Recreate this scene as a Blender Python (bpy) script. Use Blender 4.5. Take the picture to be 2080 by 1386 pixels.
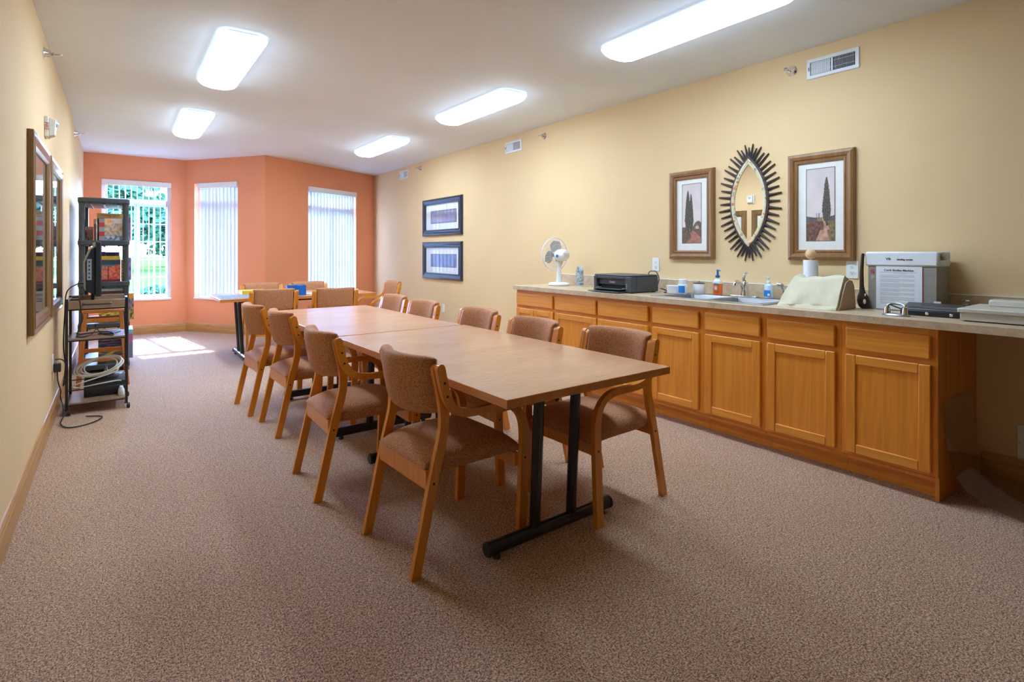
import bpy, bmesh, math, random
from mathutils import Vector, Matrix, noise as mnoise
R = math.radians
PI = math.pi
for o in list(bpy.data.objects):
    bpy.data.objects.remove(o)
S = bpy.context.scene
C = S.collection

# ---------------------------------------------------------------- camera
cam_d = bpy.data.cameras.new('camera')
cam = bpy.data.objects.new('camera', cam_d)
C.objects.link(cam)
cam.location = (0, 0, 1.2664)
cam.rotation_euler = (R(90), 0, -0.6301)
cam_d.sensor_width = 36.0
cam_d.lens = 1100.0 / 2080.0 * 36.0
cam_d.shift_y = -(693.0 - 510.1) / 2080.0
cam_d.clip_start = 0.02
cam_d.clip_end = 500
S.camera = cam

# ---------------------------------------------------------------- world, sun, exposure
SUN_DIR = Vector((0.36, -2.40, -2.27)).normalized()
world = bpy.data.worlds.new('sky')
S.world = world
world.use_nodes = True
wn = world.node_tree.nodes
wl = world.node_tree.links
wn.clear()
wo = wn.new('ShaderNodeOutputWorld')
wb = wn.new('ShaderNodeBackground')
sk = wn.new('ShaderNodeTexSky')
sk.sky_type = 'NISHITA'
sk.sun_disc = False
sk.sun_elevation = math.asin(-SUN_DIR.z)
sk.sun_rotation = math.atan2(-SUN_DIR.x, -SUN_DIR.y)
sk.air_density = 1.0
sk.dust_density = 0.6
sk.ozone_density = 3.0
wb.inputs['Strength'].default_value = 7.6
tint = wn.new('ShaderNodeMix'); tint.data_type = 'RGBA'; tint.blend_type = 'MULTIPLY'
tint.inputs[0].default_value = 1.0
tint.inputs[7].default_value = (0.69, 0.95, 1.48, 1)      # white balance of the daylight
wl.new(sk.outputs[0], tint.inputs[6])
wl.new(tint.outputs[2], wb.inputs[0])
wl.new(wb.outputs[0], wo.inputs[0])

sd = bpy.data.lights.new('sun', 'SUN')
sd.energy = 24.0
sd.angle = R(0.8)
sd.color = (0.95, 1.0, 1.06)
so = bpy.data.objects.new('sun', sd)
C.objects.link(so)
so.rotation_euler = SUN_DIR.to_track_quat('-Z', 'Y').to_euler()

LAMP_STRENGTH = 23.5
vs = S.view_settings
vs.view_transform = 'Standard'
vs.look = 'None'
vs.exposure = 0.55
vs.gamma = 1.0
vs.use_curve_mapping = False

# ---------------------------------------------------------------- materials
MATS = {}
def lin(c):
    return tuple((x / 12.92 if x <= 0.04045 else ((x + 0.055) / 1.055) ** 2.4) for x in c)
def srgb(r, g, b):
    return lin((r / 255.0, g / 255.0, b / 255.0))
class NT:
    def __init__(s, name):
        s.m = bpy.data.materials.new(name); s.m.use_nodes = True
        s.t = s.m.node_tree; s.n = s.t.nodes; s.l = s.t.links
        s.n.clear()
        s.out = s.n.new('ShaderNodeOutputMaterial')
        MATS[name] = s.m
    def new(s, k, **kw):
        n = s.n.new('ShaderNode' + k)
        for a, b in kw.items(): setattr(n, a, b)
        return n
    def link(s, a, b): s.l.new(a, b)
    def coords(s, scale=(1, 1, 1), rnd=False, kind='Object'):
        tc = s.new('TexCoord'); mp = s.new('Mapping')
        mp.inputs['Scale'].default_value = scale
        s.link(tc.outputs[kind], mp.inputs['Vector'])
        if rnd:
            oi = s.new('ObjectInfo'); mu = s.new('Math', operation='MULTIPLY'); mu.inputs[1].default_value = 17.0
            s.link(oi.outputs['Random'], mu.inputs[0]); s.link(mu.outputs[0], mp.inputs['Location'])
        return mp.outputs[0]
    def noise(s, vec, scale, detail=2, rough=0.5, dist=0.0):
        n = s.new('TexNoise'); n.inputs['Scale'].default_value = scale
        n.inputs['Detail'].default_value = detail; n.inputs['Roughness'].default_value = rough
        n.inputs['Distortion'].default_value = dist
        s.link(vec, n.inputs['Vector']); return n.outputs['Fac']
    def ramp(s, fac, stops):
        r = s.new('ValToRGB'); e = r.color_ramp.elements
        while len(e) < len(stops): e.new(0.5)
        for i, (p, c) in enumerate(stops):
            e[i].position = p; e[i].color = (c[0], c[1], c[2], 1)
        s.link(fac, r.inputs[0]); return r.outputs[0]
    def bsdf(s, col=None, rough=0.5, metal=0.0, spec=0.5, sheen=0.0, coat=0.0):
        b = s.new('BsdfPrincipled')
        if col is not None:
            if hasattr(col, 'is_output'): s.link(col, b.inputs['Base Color'])
            else: b.inputs['Base Color'].default_value = (col[0], col[1], col[2], 1)
        b.inputs['Roughness'].default_value = rough
        b.inputs['Metallic'].default_value = metal
        b.inputs['Specular IOR Level'].default_value = spec
        b.inputs['Sheen Weight'].default_value = sheen
        b.inputs['Coat Weight'].default_value = coat
        s.link(b.outputs[0], s.out.inputs[0]); return b
    def bump(s, b, fac, strength, dist):
        n = s.new('Bump'); n.inputs['Strength'].default_value = strength
        n.inputs['Distance'].default_value = dist
        s.link(fac, n.inputs['Height']); s.link(n.outputs[0], b.inputs['Normal'])

def plain(name, col, rough=0.5, metal=0.0, spec=0.5, var=0.06, scale=30.0, sheen=0.0, coat=0.0, bump=0.0):
    """a plain coloured surface with a faint procedural mottling"""
    t = NT(name); v = t.coords()
    f = t.noise(v, scale, 3)
    a = tuple(max(0, c * (1 - var)) for c in col); b_ = tuple(min(1, c * (1 + var)) for c in col)
    b = t.bsdf(t.ramp(f, [(0.3, a), (0.7, b_)]), rough, metal, spec, sheen, coat)
    if bump: t.bump(b, f, bump, 0.002)
    return t.m
def paint(name, col, sc=140.0, st=0.12):
    t = NT(name); v = t.coords()
    f = t.noise(v, sc, 3, 0.6)
    g = t.noise(v, 1.3, 2)
    b = t.bsdf(t.ramp(g, [(0.3, tuple(c * 0.97 for c in col)), (0.7, tuple(min(1, c * 1.02) for c in col))]), 0.75, 0, 0.25)
    t.bump(b, f, st, 0.004); return t.m
def wood(name, c1, c2, axis='z', rough=0.38, sc=1.0, coat=0.15, cathedral=True):
    t = NT(name)
    k = {'x': (0.55, 9, 9), 'y': (9, 0.55, 9), 'z': (9, 9, 0.55)}[axis]
    v = t.coords(tuple(q * sc for q in k), rnd=True)
    n1 = t.noise(v, 1.6, 3, 0.55, 0.6)
    w = t.new('Math', operation='MULTIPLY'); w.inputs[1].default_value = 9.0 if cathedral else 4.0
    t.link(n1, w.inputs[0])
    fr = t.new('Math', operation='PINGPONG'); fr.inputs[1].default_value = 1.0
    t.link(w.outputs[0], fr.inputs[0])
    k2 = {'x': (3, 170, 170), 'y': (170, 3, 170), 'z': (170, 170, 3)}[axis]
    v2 = t.coords(tuple(q * sc for q in k2), rnd=True)
    n2 = t.noise(v2, 1.0, 2)
    ad = t.new('Math', operation='MULTIPLY_ADD'); ad.inputs[1].default_value = 0.55
    t.link(fr.outputs[0], ad.inputs[0])
    m2 = t.new('Math', operation='MULTIPLY'); m2.inputs[1].default_value = 0.7
    t.link(n2, m2.inputs[0]); t.link(m2.outputs[0], ad.inputs[2])
    cm = tuple((a + b) / 2 for a, b in zip(c1, c2))
    b = t.bsdf(t.ramp(ad.outputs[0], [(0.12, c2), (0.5, cm), (0.85, c1)]), rough, 0, 0.5, 0, coat)
    b.inputs['Coat Roughness'].default_value = 0.25
    t.bump(b, n2, 0.08, 0.001); return t.m

CREAM = (0.79, 0.572, 0.312)
paint('wall_cream', CREAM)
paint('wall_orange', (0.82, 0.315, 0.155))
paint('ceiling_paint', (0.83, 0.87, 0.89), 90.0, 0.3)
plain('white_plastic', (0.82, 0.83, 0.82), 0.4, var=0.02)
plain('white_metal', (0.80, 0.82, 0.83), 0.35, var=0.02)
plain('white_frame', (0.86, 0.88, 0.90), 0.45, var=0.02)
plain('ivory_plastic', (0.80, 0.77, 0.68), 0.45, var=0.03)
plain('black_metal', (0.012, 0.013, 0.015), 0.32, var=0.2, spec=0.6)
plain('black_plastic', (0.018, 0.019, 0.022), 0.42, var=0.2)
plain('shelf_plastic', (0.045, 0.055, 0.064), 0.38, var=0.15)
plain('charcoal_plastic', (0.055, 0.058, 0.066), 0.4, var=0.1)
plain('grey_plastic', (0.30, 0.31, 0.32), 0.5)
plain('dark_void', (0.03, 0.032, 0.034), 0.8)
plain('chrome', (0.75, 0.76, 0.77), 0.12, 1.0, var=0.03)
plain('steel', (0.36, 0.37, 0.38), 0.36, 1.0, var=0.06, scale=12)
plain('bolt_metal', (0.06, 0.045, 0.03), 0.4, 0.7)
plain('paper', (0.80, 0.83, 0.86), 0.8, var=0.02)
plain('cable_white', (0.72, 0.70, 0.62), 0.5)
plain('cable_black', (0.015, 0.015, 0.015), 0.5)
plain('mat_board', (0.80, 0.77, 0.70), 0.85, var=0.02)
plain('mat_edge', (0.16, 0.15, 0.12), 0.8)
plain('ink_black', (0.03, 0.03, 0.04), 0.7)
plain('ink_grey', (0.42, 0.44, 0.48), 0.8)
plain('ink_white', (0.85, 0.85, 0.85), 0.6)
plain('ink_red', (0.45, 0.03, 0.06), 0.6)
plain('ink_brown', (0.12, 0.05, 0.04), 0.7)
plain('soap_orange', (0.85, 0.16, 0.02), 0.15, var=0.1, coat=0.5)
plain('soap_clear', (0.75, 0.72, 0.66), 0.12, coat=0.4)
plain('pump_blue', (0.01, 0.12, 0.42), 0.35)
plain('label_blue', (0.02, 0.22, 0.62), 0.4)
plain('gel_blue', (0.52, 0.68, 0.78), 0.12, coat=0.5)
plain('bin_blue', (0.005, 0.16, 0.62), 0.4)
plain('box_yellow', (0.85, 0.58, 0.04), 0.5)
plain('canvas', (0.66, 0.60, 0.42), 0.9, var=0.03, scale=25, sheen=0.2)
plain('canvas_brown', (0.46, 0.31, 0.18), 0.9, var=0.07, scale=60)  # brown cloth of the cover's end panel
plain('leather_brown', (0.035, 0.018, 0.014), 0.35, var=0.2)
plain('ball_wood', (0.72, 0.46, 0.22), 0.45)
plain('cardboard', (0.32, 0.24, 0.16), 0.85)
plain('box_taupe', (0.30, 0.28, 0.24), 0.7)
plain('putty_plastic', (0.55, 0.51, 0.42), 0.5, var=0.03)
plain('fan_blade', (0.42, 0.43, 0.42), 0.35)
plain('scrap_tan', (0.60, 0.42, 0.22), 0.8)
plain('frame_black', (0.020, 0.035, 0.055), 0.22, var=0.15, coat=0.3)
plain('ray_brown', (0.070, 0.052, 0.050), 0.40, var=0.25)
plain('tan_edge', (0.60, 0.47, 0.30), 0.6)
plain('lawn', (0.036, 0.058, 0.012), 1.0, spec=0.0, var=0.15, scale=3)
plain('leaf', (0.04, 0.095, 0.045), 0.9, spec=0.05, var=0.5, scale=2)
plain('bark', (0.10, 0.07, 0.05), 0.9, var=0.3)

wood('oak_v', (0.86, 0.315, 0.030), (0.70, 0.225, 0.016), 'z')
wood('oak_h', (0.88, 0.345, 0.042), (0.74, 0.25, 0.022), 'x')
wood('oak_base', (0.55, 0.28, 0.09), (0.42, 0.19, 0.05), 'y')
wood('oak_base_x', (0.55, 0.28, 0.09), (0.42, 0.19, 0.05), 'x')
wood('chair_wood', (0.84, 0.325, 0.036), (0.68, 0.225, 0.016), 'z', 0.3, 1.0, 0.3, False)
wood('stool_wood', (0.55, 0.19, 0.04), (0.40, 0.12, 0.022), 'z', 0.35, 1.0, 0.2, False)
wood('edge_wood', (0.72, 0.285, 0.065), (0.56, 0.195, 0.040), 'y', 0.35, 1.0, 0.2, False)
wood('frame_wood', (0.34, 0.165, 0.055), (0.19, 0.085, 0.026), 'z', 0.3, 1.5, 0.3, False)
wood('frame_wood_left', (0.28, 0.15, 0.045), (0.12, 0.055, 0.015), 'z', 0.3, 1.5, 0.3, False)
wood('cart_wood', (0.40, 0.26, 0.16), (0.27, 0.16, 0.09), 'x', 0.3, 1.0, 0.25, False)

def make_fabric():
    t = NT('fabric'); v = t.coords((1, 1, 1))
    vo = t.new('TexVoronoi'); vo.inputs['Scale'].default_value = 190
    t.link(v, vo.inputs['Vector'])
    n = t.noise(v, 120, 3)
    mx = t.new('Math', operation='MULTIPLY_ADD'); mx.inputs[1].default_value = 0.6
    t.link(n, mx.inputs[0]); t.link(vo.outputs['Distance'], mx.inputs[2])
    b = t.bsdf(t.ramp(mx.outputs[0], [(0.3, (0.25, 0.088, 0.034)), (0.6, (0.40, 0.155, 0.064)), (0.95, (0.60, 0.28, 0.135))]), 0.85, 0, 0.3, 0.10)
    b.inputs['Sheen Roughness'].default_value = 0.4
    t.bump(b, mx.outputs[0], 0.35, 0.002)
make_fabric()
def make_carpet():
    t = NT('carpet')
    va = t.coords((105, 230, 60)); vb = t.coords((230, 105, 60)); vc = t.coords((1, 1, 1))
    a = t.noise(va, 1.0, 2, 0.6); b_ = t.noise(vb, 1.0, 2, 0.6)
    sel = t.noise(vc, 55.0, 1)
    st = t.ramp(sel, [(0.46, (0, 0, 0)), (0.54, (1, 1, 1))])
    mx = t.new('Mix'); mx.data_type = 'FLOAT'
    t.link(st, mx.inputs[0]); t.link(a, mx.inputs[2]); t.link(b_, mx.inputs[3])
    fine = t.noise(vc, 430.0, 2)
    ad = t.new('Math', operation='MULTIPLY_ADD'); ad.inputs[1].default_value = 0.45
    t.link(fine, ad.inputs[0]); t.link(mx.outputs[0], ad.inputs[2])
    col = t.ramp(ad.outputs[0], [(0.56, (0.105, 0.042, 0.030)), (0.70, (0.370, 0.210, 0.140)), (0.83, (0.82, 0.55, 0.345))])
    b = t.bsdf(col, 0.95, 0, 0.15, 0.15)
    t.bump(b, ad.outputs[0], 0.6, 0.006)
make_carpet()
def make_laminate():
    t = NT('laminate'); v = t.coords((4, 55, 4), rnd=True)
    f = t.noise(v, 3.0, 4, 0.6)
    g = t.noise(t.coords((1, 2, 1), rnd=True), 2.5, 2)
    ad = t.new('Math', operation='MULTIPLY_ADD'); ad.inputs[1].default_value = 0.5
    t.link(g, ad.inputs[0]); t.link(f, ad.inputs[2])
    t.bsdf(t.ramp(ad.outputs[0], [(0.5, (0.54, 0.262, 0.138)), (0.75, (0.62, 0.325, 0.178)), (1.0, (0.69, 0.385, 0.225))]), 0.24, 0, 0.45)
make_laminate()
def make_counter():
    t = NT('counter'); v = t.coords()
    f = t.noise(v, 16, 5, 0.65, 0.4); g = t.noise(v, 120, 2)
    ad = t.new('Math', operation='MULTIPLY_ADD'); ad.inputs[1].default_value = 0.4
    t.link(g, ad.inputs[0]); t.link(f, ad.inputs[2])
    t.bsdf(t.ramp(ad.outputs[0], [(0.45, (0.46, 0.325, 0.19)), (0.7, (0.60, 0.445, 0.285)), (0.95, (0.70, 0.55, 0.37))]), 0.35, 0, 0.5)
make_counter()
def make_glass(name, tint=(1, 1, 1), ior=1.45, rough=0.0):
    t = NT(name)
    tr = t.new('BsdfTransparent'); tr.inputs[0].default_value = (*tint, 1)
    gl = t.new('BsdfGlossy'); gl.inputs['Roughness'].default_value = rough
    lw = t.new('LayerWeight'); lw.inputs['Blend'].default_value = 0.5
    pw = t.new('Math', operation='POWER'); pw.inputs[1].default_value = 3.0
    t.link(lw.outputs['Facing'], pw.inputs[0])
    fr = t.new('Math', operation='MULTIPLY_ADD'); fr.inputs[1].default_value = 0.9; fr.inputs[2].default_value = ((ior - 1) / (ior + 1)) ** 2
    t.link(pw.outputs[0], fr.inputs[0])
    mx = t.new('MixShader')
    t.link(fr.outputs[0], mx.inputs[0]); t.link(tr.outputs[0], mx.inputs[1]); t.link(gl.outputs[0], mx.inputs[2])
    t.link(mx.outputs[0], t.out.inputs[0])
make_glass('glass')
make_glass('clear_sheet', (0.92, 0.91, 0.89), 1.35, 0.08)
def make_blind():
    t = NT('blind')
    d = t.new('BsdfDiffuse'); d.inputs[0].default_value = (0.84, 0.87, 0.92, 1)
    tr = t.new('BsdfTranslucent'); tr.inputs[0].default_value = (0.78, 0.86, 0.95, 1)
    mx = t.new('MixShader'); mx.inputs[0].default_value = 0.175
    t.link(d.outputs[0], mx.inputs[1]); t.link(tr.outputs[0], mx.inputs[2]); t.link(mx.outputs[0], t.out.inputs[0])
make_blind()
def make_emit(name, col, st):
    t = NT(name); e = t.new('Emission'); e.inputs[0].default_value = (*col, 1); e.inputs[1].default_value = st
    # prismatic lens: the downward face sends out more light than the sides
    ge = t.new('NewGeometry'); sx = t.new('SeparateXYZ'); t.link(ge.outputs['Normal'], sx.inputs[0])
    mr = t.new('MapRange'); mr.inputs['From Min'].default_value = -0.45; mr.inputs['From Max'].default_value = -0.95
    mr.inputs['To Min'].default_value = st * 0.06; mr.inputs['To Max'].default_value = st
    t.link(sx.outputs['Z'], mr.inputs['Value']); t.link(mr.outputs[0], e.inputs[1])
    t.link(e.outputs[0], t.out.inputs[0])
make_emit('lamp_lens', (0.74, 0.97, 1.25), LAMP_STRENGTH)
def make_mirror():
    t = NT('mirror'); t.bsdf((0.9, 0.9, 0.88), 0.01, 1.0)
make_mirror()
def make_print():
    t = NT('print'); a = t.new('Attribute'); a.attribute_name = 'Col'
    t.bsdf(a.outputs['Color'], 0.55, 0, 0.3)
make_print()
def make_mosaic():
    t = NT('mosaic'); v = t.coords()
    vo = t.new('TexVoronoi'); vo.inputs['Scale'].default_value = 55; t.link(v, vo.inputs['Vector'])
    sep = t.new('SeparateColor'); t.link(vo.outputs['Color'], sep.inputs[0])
    t.bsdf(t.ramp(sep.outputs[0], [(0.0, (0.20, 0.28, 0.24)), (0.12, (0.70, 0.62, 0.36)), (0.85, (0.66, 0.60, 0.40)), (0.97, (0.60, 0.18, 0.04))]), 0.4)
make_mosaic()

# ---------------------------------------------------------------- mesh helpers
class MB:
    def __init__(s): s.v = []; s.f = []; s.c = None
    def add(s, vs_, fs):
        o = len(s.v); s.v += [tuple(p) for p in vs_]; s.f += [tuple(i + o for i in f) for f in fs]; return s
    def box(s, x0, x1, y0, y1, z0, z1):
        return s.add([(x0, y0, z0), (x1, y0, z0), (x1, y1, z0), (x0, y1, z0), (x0, y0, z1), (x1, y0, z1), (x1, y1, z1), (x0, y1, z1)],
                     [(0, 3, 2, 1), (4, 5, 6, 7), (0, 1, 5, 4), (1, 2, 6, 5), (2, 3, 7, 6), (3, 0, 4, 7)])
    def obox(s, c, size, rot):
        m = rot if isinstance(rot, Matrix) else Matrix.Rotation(rot[1], 3, rot[0])
        a, b, d = (q / 2 for q in size)
        p = [Vector(c) + m @ Vector((x, y, z)) for z in (-d, d) for x, y in ((-a, -b), (a, -b), (a, b), (-a, b))]
        return s.add(p, [(0, 3, 2, 1), (4, 5, 6, 7), (0, 1, 5, 4), (1, 2, 6, 5), (2, 3, 7, 6), (3, 0, 4, 7)])
    def bar(s, a, b, wx, wy, up=(0, 1, 0)):
        """a rectangular bar from a to b; wy is measured along up"""
        a = Vector(a); b = Vector(b); d = (b - a).normalized(); u = Vector(up); u = (u - d * u.dot(d)).normalized(); w = d.cross(u)
        p = []
        for q in (a, b):
            for i, j in ((-1, -1), (1, -1), (1, 1), (-1, 1)): p.append(q + w * (i * wx / 2) + u * (j * wy / 2))
        return s.add(p, [(0, 3, 2, 1), (4, 5, 6, 7), (0, 1, 5, 4), (1, 2, 6, 5), (2, 3, 7, 6), (3, 0, 4, 7)])
    def prism(s, poly, a, b, plane='xy'):
        n = len(poly)
        def P(p, h): return {'xy': (p[0], p[1], h), 'xz': (p[0], h, p[1]), 'yz': (h, p[0], p[1])}[plane]
        return s.add([P(p, a) for p in poly] + [P(p, b) for p in poly],
                     [tuple(range(n - 1, -1, -1)), tuple(range(n, 2 * n))] + [(i, (i + 1) % n, n + (i + 1) % n, n + i) for i in range(n)])
    def rings(s, rs, closed=False, cap=True):
        n = len(rs[0]); o = []
        vs_ = [p for r in rs for p in r]; fs = []
        k = len(rs)
        for i in range(k if closed else k - 1):
            j = (i + 1) % k
            for q in range(n):
                w = (q + 1) % n
                fs.append((i * n + q, i * n + w, j * n + w, j * n + q))
        if cap and not closed:
            fs.append(tuple(range(n - 1, -1, -1))); fs.append(tuple((k - 1) * n + q for q in range(n)))
        return s.add(vs_, fs)
    def tube(s, path, r, n=8, closed=False):
        path = [Vector(p) for p in path]; k = len(path); rs = []; up = None
        for i, p in enumerate(path):
            if closed: d = path[(i + 1) % k] - path[i - 1]
            else: d = path[min(i + 1, k - 1)] - path[max(i - 1, 0)]
            d.normalize()
            if up is None: up = Vector((0, 0, 1)) if abs(d.z) < 0.9 else Vector((1, 0, 0))
            up = (up - d * up.dot(d)).normalized(); w = d.cross(up)
            rr = r[i] if isinstance(r, (list, tuple)) else r
            rs.append([p + (w * math.cos(2 * PI * q / n) + up * math.sin(2 * PI * q / n)) * rr for q in range(n)])
        return s.rings(rs, closed)
    def lathe(s, prof, c=(0, 0, 0), n=20, axis='z', sx=1.0, sy=1.0):
        rs = []
        for r, h in prof:
            r = max(r, 1e-4); ring = []
            for q in range(n):
                a = 2 * PI * q / n; u, v = r * math.cos(a) * sx, r * math.sin(a) * sy
                p = {'z': (u, v, h), 'y': (u, h, -v), 'x': (h, u, v)}[axis]
                ring.append((p[0] + c[0], p[1] + c[1], p[2] + c[2]))
            rs.append(ring)
        return s.rings(rs)
    def ball(s, c, r, n=14, m=9, sc=(1, 1, 1)):
        rs = []
        for i in range(m + 1):
            t = PI * i / m; rr = max(math.sin(t), 1e-3) * r; h = -math.cos(t) * r
            rs.append([(c[0] + rr * math.cos(2 * PI * q / n) * sc[0], c[1] + rr * math.sin(2 * PI * q / n) * sc[1], c[2] + h * sc[2]) for q in range(n)])
        return s.rings(rs)
    def ribbon(s, path, w, y0, y1):
        """flat laminated piece: an x,z path given width w (number or list), extruded from y0 to y1"""
        k = len(path); L = []; Rr = []
        for i in range(k):
            a = Vector(path[max(i - 1, 0)]); b = Vector(path[min(i + 1, k - 1)]); d = (b - a).normalized()
            nn = Vector((-d.y, d.x)); ww = (w[i] if isinstance(w, list) else w) / 2; p = Vector(path[i])
            L.append(p + nn * ww); Rr.append(p - nn * ww)
        rs = [[(l.x, y0, l.y), (r_.x, y0, r_.y), (r_.x, y1, r_.y), (l.x, y1, l.y)] for l, r_ in zip(L, Rr)]
        return s.rings(rs)
    def mesh(s, name, mat, smooth=False):
        me = bpy.data.meshes.new(name); me.from_pydata(s.v, [], s.f)
        bm = bmesh.new(); bm.from_mesh(me); bmesh.ops.recalc_face_normals(bm, faces=bm.faces); bm.to_mesh(me); bm.free()
        me.materials.append(MATS[mat] if isinstance(mat, str) else mat)
        if smooth:
            me.polygons.foreach_set('use_smooth', [True] * len(me.polygons))
            me.set_sharp_from_angle(angle=R(40))
        return me
    def build(s, name, mat, parent=None, smooth=False, bevel=0.0, seg=2, loc=None, rz=0.0, rot=None):
        return link(name, s.mesh(name, mat, smooth or bevel > 0), parent, bevel, seg, loc, rz, rot)
def link(name, me, parent=None, bevel=0.0, seg=2, loc=None, rz=0.0, rot=None):
    o = bpy.data.objects.new(name, me); C.objects.link(o)
    if parent: o.parent = parent
    if loc: o.location = loc
    o.rotation_euler = rot if rot else (0, 0, rz)
    if bevel:
        b = o.modifiers.new('bevel', 'BEVEL'); b.width = bevel; b.segments = seg; b.limit_method = 'ANGLE'; b.angle_limit = R(40)
    return o
def tag(o, label, cat, group=None):
    o['label'] = label; o['category'] = cat
    if group: o['group'] = group
    return o
def thing(name, label, cat, loc=(0, 0, 0), rz=0.0, group=None):
    o = bpy.data.objects.new(name, None); C.objects.link(o)
    o.empty_display_size = 0.1
    o.location = loc; o.rotation_euler = (0, 0, rz)
    return tag(o, label, cat, group)
def struct(o): o['kind'] = 'structure'; return o
def copy_tree(o, parent=None):
    c = o.copy(); C.objects.link(c); c.parent = parent
    for ch in list(o.children): copy_tree(ch, c)
    return c
def B(x0, x1, y0, y1, z0, z1): return MB().box(x0, x1, y0, y1, z0, z1)
def spline(pts, n=6):
    """Catmull-Rom through the points (any dimension)"""
    P = [Vector(p) for p in pts]; out = []
    for i in range(len(P) - 1):
        a = P[max(i - 1, 0)]; b = P[i]; c = P[i + 1]; d = P[min(i + 2, len(P) - 1)]
        for k in range(n):
            t = k / n
            out.append(0.5 * ((2 * b) + (c - a) * t + (2 * a - 5 * b + 4 * c - d) * t * t + (3 * b - a - 3 * c + d) * t ** 3))
    out.append(P[-1]); return out
def frame_loft(w, h, prof):
    """mitred frame around a w x h opening-outer rectangle in the xz plane centred on 0; prof = (inset, y)"""
    m = MB(); rs = []
    for ins, y in prof:
        a, b = w / 2 - ins, h / 2 - ins
        rs.append([(-a, y, -b), (a, y, -b), (a, y, b), (-a, y, b)])
    m.rings(rs, closed=True); return m
def text(name, body, size, mat, parent, loc, rot=(PI / 2, 0, 0), ext=0.0004, align='CENTER', bold=0.0):
    cu = bpy.data.curves.new(name, 'FONT'); cu.body = body; cu.size = size; cu.extrude = ext
    cu.align_x = align; cu.align_y = 'CENTER'; cu.offset = bold; cu.resolution_u = 3
    tmp = bpy.data.objects.new(name + '_tmp', cu); C.objects.link(tmp)
    bpy.context.view_layer.update()
    me = bpy.data.meshes.new_from_object(tmp.evaluated_get(bpy.context.evaluated_depsgraph_get()))
    bpy.data.objects.remove(tmp)
    me.materials.clear(); me.materials.append(MATS[mat])
    o = link(name, me, parent, loc=loc, rot=rot); return o
def picture(name, w, h, nx, nz, fn, parent, loc, rot=None):
    """a flat print in the xz plane, lower left corner at loc, coloured by fn(u, v)"""
    m = MB(); cols = []
    for j in range(nz + 1):
        for i in range(nx + 1):
            u, v = i / nx, j / nz; m.v.append((u * w, 0, v * h)); cols.append(fn(u, v))
    for j in range(nz):
        for i in range(nx):
            a = j * (nx + 1) + i; m.f.append((a, a + 1, a + nx + 2, a + nx + 1))
    me = bpy.data.meshes.new(name); me.from_pydata(m.v, [], m.f)
    at = me.color_attributes.new('Col', 'FLOAT_COLOR', 'POINT')
    at.data.foreach_set('color', [q for c in cols for q in (c[0], c[1], c[2], 1.0)])
    me.materials.append(MATS['print'])
    return link(name, me, parent, loc=loc, rot=rot)
def mixc(a, b, t):
    t = max(0.0, min(1.0, t)); return tuple(x + (y - x) * t for x, y in zip(a, b))
def nz_(x, y, z=0.0): return mnoise.noise(Vector((x, y, z)))

# ================================================================ THE ROOM
XL, XR, ZC, YB = -0.391, 3.962, 2.70, -6.5
P0, P1, P2, P2b, P3 = (XL, 9.96), (0.884, 9.96), (1.79, 8.71), (1.955, 8.815), (XR, 9.885)
plan = [(XL, YB), (XR, YB), P3, P2b, P2, P1, P0]
struct(MB().prism(plan, -0.05, 0.0).build('floor', 'carpet'))
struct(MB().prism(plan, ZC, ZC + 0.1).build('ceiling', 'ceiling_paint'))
struct(B(XL - 0.12, XL, YB, 10.1, -0.05, ZC + 0.1).build('wall_left', 'wall_cream'))
struct(B(XR, XR + 0.12, YB, 10.02, -0.05, ZC + 0.1).build('wall_right', 'wall_cream'))
struct(B(XL - 0.12, XR + 0.12, YB - 0.12, YB, -0.05, ZC + 0.1).build('wall_back', 'wall_cream'))
TH = 0.14
def wall_with_window(name, A, Bp, x0, x1, z0=0.535, z1=2.33, ext0=0.0, ext1=0.0):
    L = math.hypot(Bp[0] - A[0], Bp[1] - A[1]); an = math.atan2(Bp[1] - A[1], Bp[0] - A[0])
    m = MB()
    m.box(-ext0, x0, 0, TH, -0.05, ZC + 0.1); m.box(x1, L + ext1, 0, TH, -0.05, ZC + 0.1)
    m.box(x0, x1, 0, TH, -0.05, z0); m.box(x0, x1, 0, TH, z1, ZC + 0.1)
    w = struct(m.build(name, 'wall_orange', loc=(A[0], A[1], 0), rz=an))
    return L, an
WIN = []
L1, a1 = wall_with_window('wall_far_left', P0, P1, 0.205, 1.075)
L2, a2 = wall_with_window('wall_far_middle', P1, P2, 0.167, 1.026)
L3, a3 = wall_with_window('wall_far_right', P2b, P3, 0.645, 1.775, ext1=0.0)
Lc = math.hypot(P2b[0] - P2[0], P2b[1] - P2[1]); ac = math.atan2(P2b[1] - P2[1], P2b[0] - P2[0])
struct(B(0, Lc, 0, 0.03, -0.05, ZC + 0.1).build('wall_far_corner', 'wall_orange', loc=(P2[0], P2[1], 0), rz=ac))

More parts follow.
